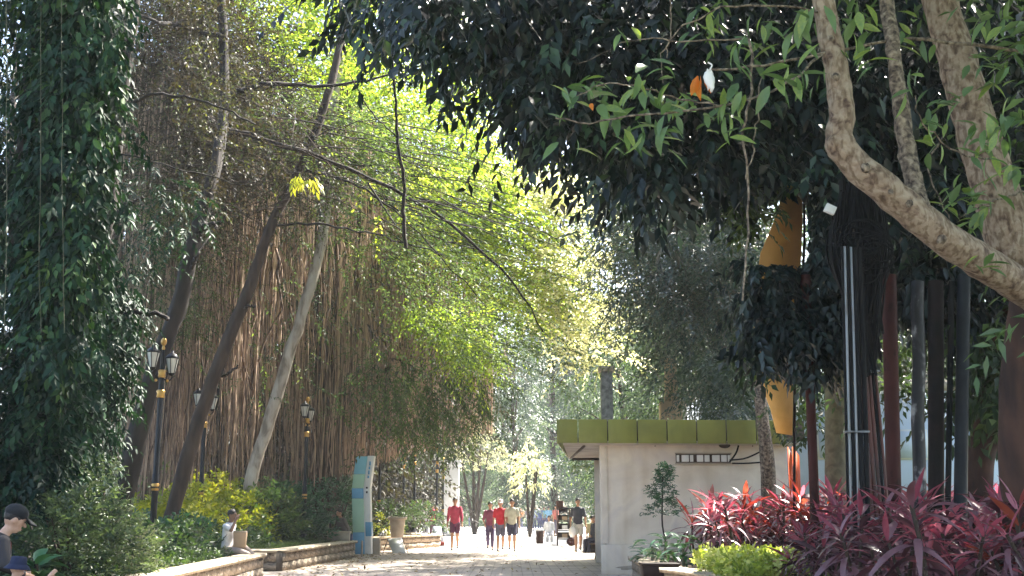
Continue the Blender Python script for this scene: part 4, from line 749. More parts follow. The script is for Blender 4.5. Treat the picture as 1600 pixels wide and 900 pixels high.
region(b, [(640, 475), (740, 480), (765, 520), (745, 600), (700, 560)], 31, 34, 110, 6, .3, .6, 9, .12, .05, (.3, .8), (.4, 0, -.4), twig=tg)
region(b, [(345, -50), (620, -50), (640, -160), (350, -160)], 28, 36, 120, 6, .6, .8, 7, .2, .09, (.3, .8))
rm(b, ob).obj('crown', M['bright'], BT, kind='stuff'); rm(tg, ob).obj('twigs', M['bark_brown'], BT, kind='stuff')
def roots(n, K=12):
    x = R.uniform(200, 770, n); t_ = (x - 335) / 435
    # clustered in bundles
    c = R.uniform(215, 765, 55); k = R.integers(0, 55, n); m = R.random(n) < .6; x = np.where(m, c[k] + R.normal(0, 4, n), x); t_ = np.clip((x - 335) / 435, -.2, 1)
    d = 30 + t_ * 13 + R.uniform(-1.5, 6, n); yt = R.uniform(90, 380, n) + t_ * 110; yb = np.minimum(R.uniform(520, 830, n), 815 - t_ * 150)
    yb = np.where(R.random(n) < .35, 805 - t_ * 130, yb)
    top = P(x, yt, d); zb = np.maximum(P(x, yb, d)[:, 2], .3); tt = np.linspace(0, 1, K)
    pa = np.repeat(top[:, None], K, 1); pa[:, :, 2] = top[:, None, 2] + (zb - top[:, 2])[:, None] * tt
    wob = np.cumsum(R.normal(0, 1, (n, K, 2)) * R.choice([.03, .06, .13], (n, 1, 1), p=[.5, .35, .15]), 1); pa[:, :, :2] += wob
    rr = R.choice([.010, .016, .024, .045], n, p=[.52, .3, .13, .05])[:, None] * .8 * (1 + .3 * np.sin(tt * 9 + R.uniform(0, 6, (n, 1)))) * (1 - .35 * tt)
    return pa, rr
pa, rr = roots(300)
for i in range(300):
    bs = pa[i, 0]; b = MB(); tubes(b, pa[i] - bs, rr[i], 5, a=R.uniform(0, 1)); o = b.obj('aerial_root', M['root'], BT, True); o.location = bs - ob
pa, rr = roots(2300); b = MB(); tubes(b, pa - ob, rr, 4, a=R.uniform(0, 1, 2300)); b.obj('root_curtain', M['root'], BT, True, kind='stuff')
# ============================================================ TREES BEHIND
def gen_tree(name, h, r, nC, m, ll, mat, bark, low=.25, K=6, tr=.3):
    t = thing(name, 'x', 'tree'); b = MB(); limb(b, [(0, 0, 0), (.2, .1, h * .35), (-.2, .2, h * .7), (0, 0, h * .95)], tr, tr * .25, 18, 9, .1)
    for k in range(7):
        an = R.uniform(0, 6.28); z = h * R.uniform(.3, .7); limb(b, [(0, 0, z), (math.cos(an) * r * .4, math.sin(an) * r * .4, z + h * .08), (math.cos(an) * r * .8, math.sin(an) * r * .8, z + h * .13)], tr * .4, tr * .08, 10, 6)
    b.obj('trunk', bark, t, True); b = MB()
    z = R.uniform(low, 1, nC); prof = np.sqrt(np.clip(1 - ((z - .55) / .52) ** 2, .05, 1)) * (.85 + .25 * np.sin(z * 23)); an = R.uniform(0, 6.28, nC); q = np.sqrt(R.uniform(.15, 1, nC)) * r * prof * (1 + .22 * np.sin(3 * an + 1))
    C = np.stack([q * np.cos(an), q * np.sin(an), z * h], 1); off = R.normal(0, .55, (nC, m, 3)) * [1, 1, .5]
    O = (C[:, None] + off).reshape(-1, 3); D = nrm(nrm(C * [1, 1, 0])[:, None] + nrm(off) * .6 + R.normal(0, .3, (nC, m, 3)) + [0, 0, -.3]).reshape(-1, 3)
    sprays(b, O, D, ll * 3 * R.uniform(.7, 1.3, nC * m), K, ll, ll * .45, np.repeat(R.uniform(.1, .8, nC), m), hang=.4)
    b.obj('crown', mat, t, kind='stuff'); return t
gt = [gen_tree('broadleaf_tree', 20, 6, 430, 6, .34, M['far'], M['bark_brown'], .12), gen_tree('broadleaf_tree', 16, 5, 330, 6, .32, M['far'], M['bark_dark'], .15), gen_tree('slender_tree', 18, 3.4, 300, 6, .3, M['grey'], M['bark_brown'], .1), gen_tree('thicket_tree', 19, 5.5, 380, 6, .32, M['brownwood'], M['bark_dark'], .05)]
used = set()
def place(k, px, d, s, rz, label, group=None, zs=1):
    o = gt[k] if k not in used else copy_tree(gt[k]); used.add(k)
    o.location = (X(px, d), d, 0); o.scale = (s, s, s * zs); o.rotation_euler = (0, 0, rz); tag(o, label, 'tree', group)
G1 = 'hazy trees closing the far end of the path'; G2 = 'brownish trees behind the root curtain'
N1 = {560: 'straight above the blue totem', 640: 'above the glaring lamp', 715: 'right above the white pillar', 790: 'above the trio of walkers', 860: 'above the far group of walkers', 930: 'beside the kiosk corner', 1010: 'behind the stone column', 1090: 'behind the tan pillar'}
for i, (px, d) in enumerate([(560, 108), (640, 118), (715, 112), (790, 122), (860, 115), (930, 108), (1010, 116), (1090, 108), (480, 112), (1180, 112), (600, 132), (760, 140), (900, 138), (1040, 135)]):
    nm_ = N1.get(px); place(i % 3, px, d, R.uniform(.9, 1.25) * (1.15 if d > 125 else 1), R.uniform(0, 6), 'hazy blue green tree at the far end, ' + nm_ if nm_ else 'tree in the dim back row beyond the far end of the path', G1 if nm_ else 'back row of trees beyond the far end')
N2 = {330: 'behind the second lamp', 420: 'behind the pale trunk', 500: 'behind the close pair of lamps', 580: 'behind the blue totem', 250: 'behind the nearest lamp', 160: 'right of the second vine wrapped trunk', 60: 'behind the far left trunk', 640: 'nearest the bright end of the path'}
for i, (px, d) in enumerate([(330, 52), (420, 50), (500, 55), (580, 56), (250, 48), (160, 46), (60, 44), (640, 64), (-40, 42), (380, 62), (540, 66), (460, 44), (340, 40)]):
    nm_ = N2.get(px); place(3, px, d, R.uniform(.8, 1.1), R.uniform(0, 6), 'shaded brownish tree of the thicket, ' + nm_ if nm_ else 'brown tree deep inside the thicket behind the roots', G2 if nm_ else 'brown trees deep in the thicket')
N3 = {975: 'behind the stone column', 1060: 'behind the tan pillar', 1140: 'behind the right half of the kiosk', 1220: 'behind the orange banner', 1310: 'behind the grey conduits', 1010: 'farther back, between stone column and tan pillar', 930: 'tall and slender, left of the stone column', 1400: 'behind the thick maroon pole', 1500: 'behind the slate pipe', 1600: 'at the right edge'}
for i, (px, d, k) in enumerate([(975, 60, 0), (1060, 55, 1), (1140, 52, 0), (1220, 50, 1), (1310, 46, 0), (1010, 78, 0), (930, 84, 2), (1400, 52, 1), (1500, 50, 0), (1600, 48, 1)]): place(k, px, d, R.uniform(.62, .8), R.uniform(0, 6), 'green tree of the middle distance, ' + N3[px], 'trees behind the kiosk')
place(2, 805, 70, .62, 1, 'slim pale tree with hanging yellow green leaves left of the far group of walkers')
place(2, 868, 88, .95, 2, 'tall slender hazy tree rising over the far path between the canopies')
place(1, 745, 92, .5, 3, 'low bright tree with glaring leaves beside the white pillar')
def bush(name, label, px, d, h, r, n, ll, mat, zb=0.0, zl=None, cat='shrub', K=6, v=(.2, .8), hang=.1, group=None, stems=4, up=.6, lw=.42):
    t = thing(name, label, cat, (X(px, d), d, zb), group=group); b = MB(); u = nrm(R.normal(0, 1, (n, 3))); u[:, 2] = np.abs(u[:, 2])
    C = u * np.array([r, r, h * .85]) * R.uniform(.4, 1, (n, 1)) ** .5 + [0, 0, h * .1]
    if zl is not None: C[:, 2] = zl + (h - zl) * (C[:, 2] - h * .1) / (h * .85)
    sprays(b, C, nrm(u * [1, 1, .6] + [0, 0, up] + R.normal(0, .3, (n, 3))), ll * 2.2, K, ll, ll * lw, R.uniform(v[0], v[1], n), hang=hang); b.obj('foliage', mat, t, kind='stuff')
    b = MB()
    for k in range(stems): an = R.uniform(0, 6.28); limb(b, [(0, 0, 0), (r * .3 * math.cos(an), r * .3 * math.sin(an), h * .4), (r * .5 * math.cos(an), r * .5 * math.sin(an), h * .7)], .02 * h, .008 * h, 8, 5)
    b.obj('stem', M['bark_brown'], t, True); return t
bush('glare_tree', 'small tree with leaves coloured white and yellow for sun glare, right of the white pillar', 742, 68, 6.6, 1.7, 330, .24, M['glow'], 0, 3.6, 'tree', hang=.3, v=(.5, 1))  # whiteness of this foliage is sun glare painted into the leaves
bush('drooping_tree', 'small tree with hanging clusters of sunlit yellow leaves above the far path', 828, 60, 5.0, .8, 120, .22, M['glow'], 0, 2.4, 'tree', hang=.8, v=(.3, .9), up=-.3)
bush('small_shrub', 'round green shrub growing against the far bed wall', 610, 40, 1.2, 1.3, 160, .15, M['shrub'], .35)
bush('small_shrub', 'yellowish shrub right of the blue totem', 600, 38.5, .8, .5, 70, .12, M['yellow'], .35)
bush('small_shrub', 'shrub in the far bed behind the glaring lamp', 655, 46, 1.3, 1.3, 160, .15, M['shrub'], .35)
bush('dark_shrub', 'dark green bush left of the blue totem, behind the seated figure', 520, 35.5, 2.1, 1.1, 330, .15, M['bluegreen'], .35)
bush('dark_shrub', 'tall dark bush at the foot of the roots, right of the close pair of lamps', 505, 39, 2.6, 1.2, 330, .16, M['bluegreen'], .35)
bush('dark_shrub', 'dark green bush between the pair of lamps and the child', 455, 32, 1.7, 1.1, 300, .15, M['bluegreen'], .35)
bush('leafy_shrub', 'light green shrub at the foot of the pale trunk', 408, 29.5, 1.7, 1.1, 330, .15, M['shrub'], .35, v=(.4, 1))
bush('leafy_shrub', 'light green shrub directly behind the sitting child', 360, 28.5, 1.5, 1.0, 280, .15, M['yellow'], .35, v=(.1, .6))
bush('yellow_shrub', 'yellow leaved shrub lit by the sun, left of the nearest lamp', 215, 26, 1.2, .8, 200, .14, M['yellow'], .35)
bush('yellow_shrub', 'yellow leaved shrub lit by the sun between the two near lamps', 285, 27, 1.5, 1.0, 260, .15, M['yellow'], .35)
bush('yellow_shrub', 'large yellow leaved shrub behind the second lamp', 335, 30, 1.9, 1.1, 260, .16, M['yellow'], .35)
bush('fine_leaved_bush', 'big grey green fine leaved bush at the lower left, right of the capped man', 120, 13.6, 1.15, .72, 700, .085, M['bushy'], .35, v=(.1, .8), lw=.4)
bush('fine_leaved_bush', 'fine leaved bush at the foot of the nearest lamp, behind the low wall', 175, 15.0, .95, .6, 480, .085, M['bushy'], .35, v=(.1, .75), lw=.3)
bush('fine_leaved_bush', 'upper fine leaved bush against the second vine covered trunk', 140, 16, 1.75, .6, 500, .09, M['bushy'], .35, v=(.1, .6), lw=.3)
bush('dark_shrub', 'low dark bush between the nearest lamp and the child', 290, 22, .75, .7, 200, .12, M['bluegreen'], .35)
bush('dark_shrub', 'low dark bush behind the nearest lamp base', 225, 22.5, .8, .6, 170, .12, M['bluegreen'], .35)
bush('leafy_shrub', 'green shrub hanging over the path just left of the kiosk', 932, 31, 3.6, .55, 130, .14, M['far'], .0, 2.2, v=(.4, 1), stems=2)
# variegated plant beside the man
VL = [leaf_mesh('leaf', 1, .3, m, .5, 5, v) for m, v in ((M['bluegreen'], .9), (M['yellow'], .95), (M['shrub'], .9))]
t = thing('variegated_plant', 'large leaved plant with creamy yellow striped leaves beside the capped man', 'plant', (X(62, 11.6), 11.6, .36))
for k in range(34):
    an = R.uniform(0, 6.28); e = R.uniform(.15, 1.1); put_leaf(VL[k % 3 if k < 16 else 0], t, (0, 0, .1 + .25 * (k / 34)), (math.cos(an), math.sin(an), e), (0, 0, 1), R.uniform(.3, .45))
b = MB(); limb(b, [(0, 0, 0), (.02, 0, .2), (0, 0, .38)], .03, .02, 8, 8); b.obj('stem', M['bark_brown'], t, True)
# undergrowth of the left beds
def undergrowth(label, mat, polyw, n, ll, hmax, K=6, v=(.1, .8), zb=.37, lw=.4, m=4, name='undergrowth'):
    x, y = poly_pts(polyw, n); b = MB(); O = np.repeat(np.stack([x, y, np.full(n, zb)], 1), m, 0); O[:, 2] += R.uniform(0, hmax, n * m) ** 1.0 * np.repeat(R.uniform(.3, 1, n), m)
    O[:, :2] += R.normal(0, .12, (n * m, 2)); D = nrm(R.normal(0, .5, (n * m, 3)) + [0, 0, .9])
    sprays(b, O, D, ll * 2.0, K, ll, ll * lw, np.repeat(R.uniform(v[0], v[1], n), m), hang=.1); return tag(b.obj(name, mat), label, kind='stuff')
undergrowth('green undergrowth covering the left beds', M['shrub'], [(-4.9, 13), (-5.4, 22), (-5.6, 32), (-5.3, 37), (-6, 44), (-14, 50), (-24, 44), (-16, 24), (-10, 12)], 3600, .14, .7)
undergrowth('short ground plants along the near left wall', M['shrub'], [(-4.75, 12), (-5.3, 22.2), (-8, 22.2), (-7, 12)], 900, .08, .16, v=(.3, .9))
undergrowth('short grass along the edge of the middle left bed', M['shrub'], [(-7.0, 25.2), (-5.5, 25.2), (-5.0, 32), (-5.8, 32.4)], 700, .07, .10, v=(.5, 1), lw=.15)
undergrowth('dense tall undergrowth under the trees on the left', M['feather'], [(-9, 24), (-7.5, 34), (-6, 44), (-14, 52), (-26, 44), (-14, 20)], 2600, .16, 2.2, v=(.2, .9))
undergrowth('yellow green sunlit undergrowth between lamps', M['yellow'], [(-9.5, 25.5), (-6.3, 25.5), (-6.3, 31), (-9.8, 31)], 500, .14, .9, v=(.1, .9))
undergrowth('low shrubbery along the far side of the path', M['far'], [(-26, 60), (-6, 72), (-2, 104), (16, 104), (14, 70), (8, 62), (8, 52), (24, 52), (30, 112), (-40, 112)], 1500, .35, 1.6, zb=0)
# ============================================================ RIGHT BED PLANTS
t = thing('topiary_tree', 'small dark leaved ornamental tree standing before the white kiosk wall', 'small tree', (X(1037, 21), 21, .35)); b = MB()
limb(b, [(0, 0, 0), (.02, 0, .35), (-.03, 0, .7), (.0, 0, 1.5)], .022, .012, 14, 7, .1); b.obj('trunk', M['bark_dark'], t, True)
z = R.uniform(0, 1, 330); rr = .33 * (1 - z) ** .7 * (.75 + .35 * np.sin(z * 16)) + .05; an = R.uniform(0, 6.28, 330); q = rr * np.sqrt(R.uniform(.1, 1, 330)); b = MB(); zo = Z(808, 21) - .35; zh = Z(728, 21) - Z(808, 21)
C = np.stack([q * np.cos(an) + .05 * np.sin(z * 9), q * np.sin(an), zo + z * zh], 1); sprays(b, C, nrm(C * [1, 1, 0] + [0, 0, .12] + R.normal(0, .1, (330, 3))), .12, 6, .06, .028, R.uniform(.1, .7, 330), hang=.1); b.obj('crown', M['bluegreen'], t, kind='stuff')
PL = [leaf_mesh('leaf', 1, .3, M['bluegreen'], ar, 4, v) for ar, v in ((.3, .3), (.5, .6), (.6, .85))]
for px, dd, n, lab in ((1038, 18.6, 46, 'glossy dark green leafy plant spilling over the kerb, below the little tree'), (1066, 18.2, 44, 'glossy green leafy plant between the little tree and the red plants'), (1018, 19.6, 26, 'small dark leafy plant at the left corner of the right bed')):
    t = thing('philodendron', lab, 'plant', (X(px, dd), dd, .36), group='glossy green plants at the bed corner')
    b = MB(); limb(b, [(0, 0, 0), (0, 0, .3)], .03, .02, 6, 6); b.obj('stem', M['bark_green'], t, True)
    for k in range(n): an = R.uniform(0, 6.28); q = R.uniform(.05, .26); put_leaf(PL[k % 3], t, (q * math.cos(an), q * math.sin(an), R.uniform(.08, .5)), (math.cos(an), math.sin(an), R.uniform(-.2, .7)), (0, 0, 1), R.uniform(.2, .32))
t = thing('dark_pot', 'dark square planter box standing below the glossy plant at the bed corner', 'planter', (X(1028, 17.3), 17.3, 0)); b = MB(); box(b, (0, 0, .22), (.5, .4, .44), taper=1.06); b.obj('box_body', M['darkpipe'], t, bevel=.01); b = MB(); box(b, (0, 0, .46), (.56, .46, .04)); b.obj('rim', M['darkpipe'], t, bevel=.01)
undergrowth('lime yellow groundcover at the front of the right bed', M['lime'], [(2.78, 13.8), (2.75, 16.2), (2.95, 17.4), (4.2, 17.2), (4.0, 15.6), (3.5, 13.8)], 520, .085, .28, v=(.2, .95), zb=.38, lw=.55, m=5, name='groundcover')
CM = {'p': [leaf_mesh('leaf', 1, .15, M['cpur'], ar, 7, v, fold=.12, pw=.7) for ar, v in ((.5, .2), (.8, .5), (1.1, .8), (.7, .95))], 'k': [leaf_mesh('leaf', 1, .15, M['cpink'], ar, 7, v, fold=.2, pw=.75) for ar, v in ((.15, .2), (.35, .55), (.5, .9))], 'r': [leaf_mesh('leaf', 1, .18, M['cred'], ar, 6, v, fold=.2, pw=.75) for ar, v in ((.1, .4), (.25, .8))]}
stem_me = {}
def cordyline(kind):
    t = thing('cordyline', 'x', 'plant'); h = .76; b = MB(); limb(b, [(0, 0, 0), (.03, 0, h * .5), (0, .02, h)], .018, .014, 8, 6); b.obj('stem', M['bark_brown'], t, True)
    hx, hy, hz = R.uniform(-.2, .2), R.uniform(-.2, .2), h * R.uniform(.6, .8); b = MB(); limb(b, [(0, 0, .02), (hx * .6, hy * .6, hz * .5), (hx, hy, hz)], .014, .011, 8, 6); b.obj('stem', M['bark_brown'], t, True)
    for hd, nL in ((0, 24), (1, 17)):
        ox, oy, hh = ((0, 0, h), (hx, hy, hz))[hd]
        for k in range(nL):
            an = k * 2.4 + R.uniform(-.5, .5); f = k / (nL - 1); e = .0 + 1.5 * f ** 1.8 + R.uniform(-.35, .35); z = hh * (.6 + .42 * f); c = 'p'
            if kind == 'dark' and f > .8 and k % 2: c = 'k'
            if kind == 'pink' and f > .45: c = 'k' if R.random() < .65 else 'p'
            if kind == 'red' and f > .4: c = 'r' if R.random() < .45 else ('k' if R.random() < .7 else 'p')
            put_leaf(CM[c][int(R.integers(len(CM[c])))], t, (ox + .015 * math.cos(an), oy + .015 * math.sin(an), z), (math.cos(an), math.sin(an), e), (R.normal(0, .25), R.normal(0, .25), 1), R.uniform(.22, .42) * (1 - .15 * f))
    return t
protos = {k: [cordyline(k) for _ in range(2)] for k in ('dark', 'pink', 'red')}; first = set()
spots = []; tries = 0
while tries < 20000 and len(spots) < 175:
    tries += 1; dd = R.uniform(8.2, 20.8) if R.random() < .6 else R.uniform(14.5, 20.8); px = R.uniform(1080, 1640); x_ = X(px, dd)
    e = np.interp(dd, [8, 12, 13.5, 14, 17.4, 17.6, 20.5], [2.75, 3.0, 3.5, 4.15, 4.4, 3.15, 3.1])
    if x_ < e or min([9] + [(x_ - a) ** 2 + (dd - c) ** 2 for a, c, _ in spots]) < (.42 if dd < 14 else .46) ** 2: continue
    spots.append((x_, dd, px))
refs = [(1268, 'the slim maroon pole'), (1335, 'the grey conduits'), (1366, 'the brown cables'), (1397, 'the thick maroon pole'), (1437, 'the peeling pipe'), (1463, 'the dark brown pipe'), (1503, 'the slate pipe'), (1590, 'the right edge trunk')]
for x_, dd, px in spots:
    q = R.random(); kind = ('red' if q < .5 else 'pink' if q < .85 else 'dark') if px < 1330 and dd > 12.5 else ('dark' if q < .6 else 'pink' if q < .93 else 'red')
    i = int(R.integers(2)); pr_ = protos[kind][i]
    if (kind, i) not in first: first.add((kind, i)); o = pr_
    else: o = copy_tree(pr_)
    o.location = (x_, dd, .36); o.rotation_euler = (R.normal(0, .16), R.normal(0, .16), R.uniform(0, 6.28)); s = R.uniform(.85, 1.25) * (1.15 if dd > 15 else 1); o.scale = (s,) * 3
    rf = min(refs, key=lambda r: abs(r[0] - px))[1]; row = 'front' if dd < 11 else ('middle' if dd < 14.5 else 'back')
    cw = {'dark': 'dark purple', 'pink': 'pink centred purple', 'red': 'red and pink'}[kind]
    side = 'near the kiosk wall' if px < 1200 else f'by {rf}'
    lab = f'{cw} cordyline in the {row} rows {side}'; tag(o, lab, 'plant', lab.replace('cordyline', 'cordylines'))
n = 900; b = MB(); fy = R.uniform(21, 46, n) ; fx = R.uniform(-1, 1, n); fx = np.where(R.random(n) < .5, -4.7 + np.abs(R.normal(0, .7, n)), R.uniform(-4.6, 1.6, n)); fx = np.where(fy > 33, fx + (fy - 33) * .22, fx)
leaves(b, np.stack([fx, fy, np.full(n, .012) + R.uniform(0, .02, n)], 1), np.stack([R.normal(0, 1, n), R.normal(0, 1, n), R.uniform(-.05, .25, n)], 1), np.array([0, 0, 1.0]) + R.normal(0, .2, (n, 3)), R.uniform(.06, .14, n), R.uniform(.03, .06, n), R.uniform(0, 1, n), sag=0)
tag(b.obj('fallen_leaves', leafmat('fallen leaf', [(0, (.10, .06, .03)), (.5, (.22, .14, .05)), (1, (.38, .30, .10))], .7, .1)), 'dry fallen leaves scattered over the path', kind='stuff')
# ============================================================ PEOPLE
def capsule(b, p0, r0, p1, r1, n=3, sides=12):
    p0, p1 = np.array(p0, float), np.array(p1, float); L = np.linalg.norm(p1 - p0); u = (p1 - p0) / max(L, 1e-6)
    pts = [p0 - u * r0 * .98, p0 - u * r0 * .7, p0] + [p0 + (p1 - p0) * k / n for k in range(1, n)] + [p1, p1 + u * r1 * .7, p1 + u * r1 * .98]
    rs = [r0 * .2, r0 * .7, r0] + [r0 + (r1 - r0) * k / n for k in range(1, n)] + [r1, r1 * .7, r1 * .2]
    tubes(b, np.array(pts), np.array(rs), sides, cap=True)
def torso_loft(b, rings, sides=16):
    an = np.arange(sides) / sides * 2 * math.pi; V = []
    for c, rt, rx, ry, up in rings:
        rt = nrm(np.array(rt, float)); up = nrm(np.array(up, float)); fw = np.cross(up, rt)
        V.append(np.array(c) + rt * (rx * np.cos(an))[:, None] + fw * (ry * np.sin(an))[:, None])
    K = len(V); V = np.concatenate(V); k = np.arange(K - 1)[:, None] * sides; s0 = np.arange(sides)[None]; s1 = (s0 + 1) % sides
    b.add(V, np.stack([k + s0, k + s1, k + sides + s1, k + sides + s0], -1).reshape(-1, 4)); base = b.n - K * sides
    b.f.append(np.array([[base + i for i in range(sides)][::-1]])); b.a.append(np.array([.5])); b.m.append(np.array([0]))
    b.f.append(np.array([[base + (K - 1) * sides + i for i in range(sides)]])); b.a.append(np.array([.5])); b.m.append(np.array([0]))
def remesh(o, vox):
    m = o.modifiers.new('remesh', 'REMESH'); m.mode = 'VOXEL'; m.voxel_size = vox; m.use_smooth_shade = True
    s = o.modifiers.new('smooth', 'SMOOTH'); s.factor = .5; s.iterations = 3; return o
CC = {}
def cloth(c, pat=.75):
    c = tuple(c)
    if c not in CC: CC[c] = surf('cloth', c, tuple(x * pat for x in c), .85, 7, bump=.25)
    return CC[c]
SK = {'tan': surf('skin', (.42, .24, .15), (.36, .20, .12), .5, 20, bump=.05), 'light': surf('light skin', (.55, .34, .24), (.48, .28, .19), .5, 20, bump=.05), 'dark': surf('dark skin', (.18, .10, .065), (.14, .08, .05), .5, 20, bump=.05)}
HAIR = surf('black hair', (.012, .010, .009), (.025, .02, .018), .5, 30, bump=.4); SHOE = surf('shoe', (.03, .03, .035), (.06, .06, .06), .6, 10, bump=0)
def human(label, loc, face, pose, top=(.5, .1, .1), bot=(.05, .05, .06), skin='tan', sleeve=.5, legs_to=.9, hs=1.68, vox=.016, hat=None, shoe=SHOE, hem=.02, group=None, arms=None, lean=0, headdir=(0, 1, 0), legs=None, bag=None, hairlen=0, nm='person'):
    """local frame: x right, y forward, z up; the root is at the feet (standing) or at the seat (sitting)"""
    t = thing(nm, label, 'person', loc, face, group); S = hs / 1.7; t.scale = (S,) * 3
    sit = pose == 'sit'; pz = .10 if sit else .92
    ln = math.sin(lean), math.cos(lean); up = np.array([0, ln[0], ln[1]])
    pel = np.array([0, 0, pz]); wa = pel + up * .16; ch = pel + up * .36; sh = pel + up * .49; nk = pel + up * .56; hc = nk + up * .04 + nrm(np.array(headdir) * .3 + up) * .115
    hd = nrm(np.array(headdir, float)); 
    ha = math.atan2(-hd[0], hd[1]); hp = -math.asin(max(-1, min(1, hd[2])))
    Rm = (Matrix.Rotation(ha, 3, 'Z') @ Matrix.Rotation(-hp * 1.0, 3, 'X'))
    def H(v): return np.array(hc) + np.array(Rm @ Vector(v))
    if legs is None:
        if sit: legs = [((.10, .42, .06), (.11, .44, -.36)), ((-.10, .42, .06), (-.11, .46, -.36))]
        else:
            a = {'stand': (0.02, 0.0, -.02, 0.0), 'walk': (.16, .20, -.02, -.26), 'walk2': (-.02, -.22, .16, .18)}[pose]
            legs = [((.085, a[0] , .50), (.085, a[1], .09)), ((-.085, a[2], .50), (-.085, a[3], .09 + (.05 if a[3] < -.1 else 0)))]
            if pose == 'walk': legs[1] = ((-.085, .03, .50), (-.085, -.22, .14))
            if pose == 'walk2': legs[0] = ((.085, .03, .50), (.085, -.22, .14))
    if arms is None:
        k = .10 if pose.startswith('walk') else 0
        arms = [((.235, -k, sh[2] - .29), (.25, k * .9 + .03, sh[2] - .54)), ((-.235, k, sh[2] - .29), (-.25, .02 + k * 1.8, sh[2] - .54))]
    hips = [pel + [.09, 0, -.02], pel + [-.09, 0, -.02]]; shs = [sh + [.175, 0, -.01], sh + [-.175, 0, -.01]]
    rt = np.array([1.0, 0, 0])
    def core(b, e=0.0, z0=0, top_=True):
        torso_loft(b, [(pel + up * (-.10 + z0), rt, .11 + e, .08 + e, up), (pel + up * (-.02), rt, .158 + e, .108 + e, up), (wa, rt, .135 + e, .095 + e, up), (ch - up * .05, rt, .155 + e, .108 + e, up), (ch + up * .05, rt, .165 + e, .108 + e, up), (sh, rt, .155 + e, .085 + e, up), (nk, rt, .065 + e, .06 + e, up)])
    b = MB(); core(b)
    capsule(b, nk - up * .03, .052, hc - np.array(Rm @ Vector((0, .0, .05))), .05)
    ball(b, H((0, 0, .02)), (.078, .096, .105), 14, 11, rot=Rm); ball(b, H((0, .03, -.06)), (.052, .056, .055), 12, 9, rot=Rm); capsule(b, H((0, .088, .012)), .012, H((0, .112, -.022)), .017)
    for s in (-1, 1): ball(b, H((s * .08, -.005, -.0)), (.014, .024, .034), 8, 6, rot=Rm)
    capsule(b, H((-.03, .088, .035)), .012, H((.03, .088, .035)), .012); capsule(b, H((-.02, .085, -.062)), .011, H((.02, .085, -.062)), .011)
    for q, (k, an) in enumerate(legs):
        k, an = np.array(k), np.array(an); capsule(b, hips[q], .085, k, .058); capsule(b, k, .056, k + (an - k) * .35, .058); capsule(b, k + (an - k) * .35, .056, an, .037)
        fd = np.array([0, 1, -.25 if not sit else .0]); capsule(b, an + [0, -.03, -.045], .036, an + [0, .15, -.055], .028)
    for q, (e, wr) in enumerate(arms):
        e, wr = np.array(e), np.array(wr); sx = 1 if q == 0 else -1
        capsule(b, shs[q], .055, e, .042); capsule(b, e, .041, wr, .028)
        f = nrm(wr - e); side = nrm(np.cross(f, np.array([sx * 1.0, 0, 0])) + 1e-6); pc = wr + f * .05
        capsule(b, wr, .027, pc + f * .02, .034)
        for j in range(4):
            o_ = side * (.024 - .016 * j); r = .0095; a0 = pc + f * .04 + o_; a1 = a0 + f * (.04 - .004 * abs(j - 1)) + np.array([-sx * .012, 0, 0]); a2 = a1 + f * .02 + np.array([-sx * .022, 0, 0]); capsule(b, a0, r, a1, r * .9, 1, 8); capsule(b, a1, r * .9, a2, r * .8, 1, 8)
        capsule(b, pc - f * .02 + side * .02, .012, pc + f * .03 + side * .05, .0095, 1, 8)
    body = remesh(b.obj('body', SK[skin], t), vox)
    # shirt
    b = MB(); core(b, .017, z0=-hem)
    for q, (e, wr) in enumerate(arms):
        e, wr = np.array(e), np.array(wr)
        if sleeve <= .5: capsule(b, shs[q], .068, shs[q] + (e - shs[q]) * min(1, sleeve * 1.7), .058)
        else: capsule(b, shs[q], .068, e, .055); capsule(b, e, .055, e + (wr - e) * min(1, (sleeve - .5) * 2), .042)
    sh_o = remesh(b.obj('shirt', cloth(top), t), vox)
    # shorts / trousers
    b = MB(); torso_loft(b, [(pel + up * -.12, rt, .13, .10, up), (pel - up * .02, rt, .175, .125, up), (pel + up * .10, rt, .15, .11, up)])
    for q, (k, an) in enumerate(legs):
        k, an = np.array(k), np.array(an)
        if legs_to < .5: capsule(b, hips[q], .10, hips[q] + (k - hips[q]) * legs_to * 1.9, .085)
        else: capsule(b, hips[q], .10, k, .074); capsule(b, k, .074, k + (an - k) * (legs_to - .5) * 2, .062)
    remesh(b.obj('shorts' if legs_to < .6 else 'trousers', cloth(bot), t), vox)
    if shoe:
        for q, (k, an) in enumerate(legs):
            an = np.array(an); b = MB(); capsule(b, an + [0, -.035, -.045], .045, an + [0, .16, -.055], .036); o = b.obj('shoe', shoe, t, True)
    for s in (-1, 1): b = MB(); ball(b, H((s * .03, .094, .014)), (.011, .006, .008), 8, 6, rot=Rm); b.obj('eye', HAIR, t, True)
    b = MB(); ball(b, H((0, .098, -.058)), (.022, .006, .005), 8, 5, rot=Rm); b.obj('mouth', cloth((.25, .08, .07)), t, True)
    if hat != 'cap' or True:
        b = MB(); ball(b, H((0, -.012, .045)), (.088, .10, .095), 14, 10, rot=Rm)
        if hairlen: ball(b, H((0, -.06, -.03 - hairlen * .3)), (.08, .05, .08 + hairlen), 12, 8, rot=Rm)
        b.obj('hair', HAIR, t, True)
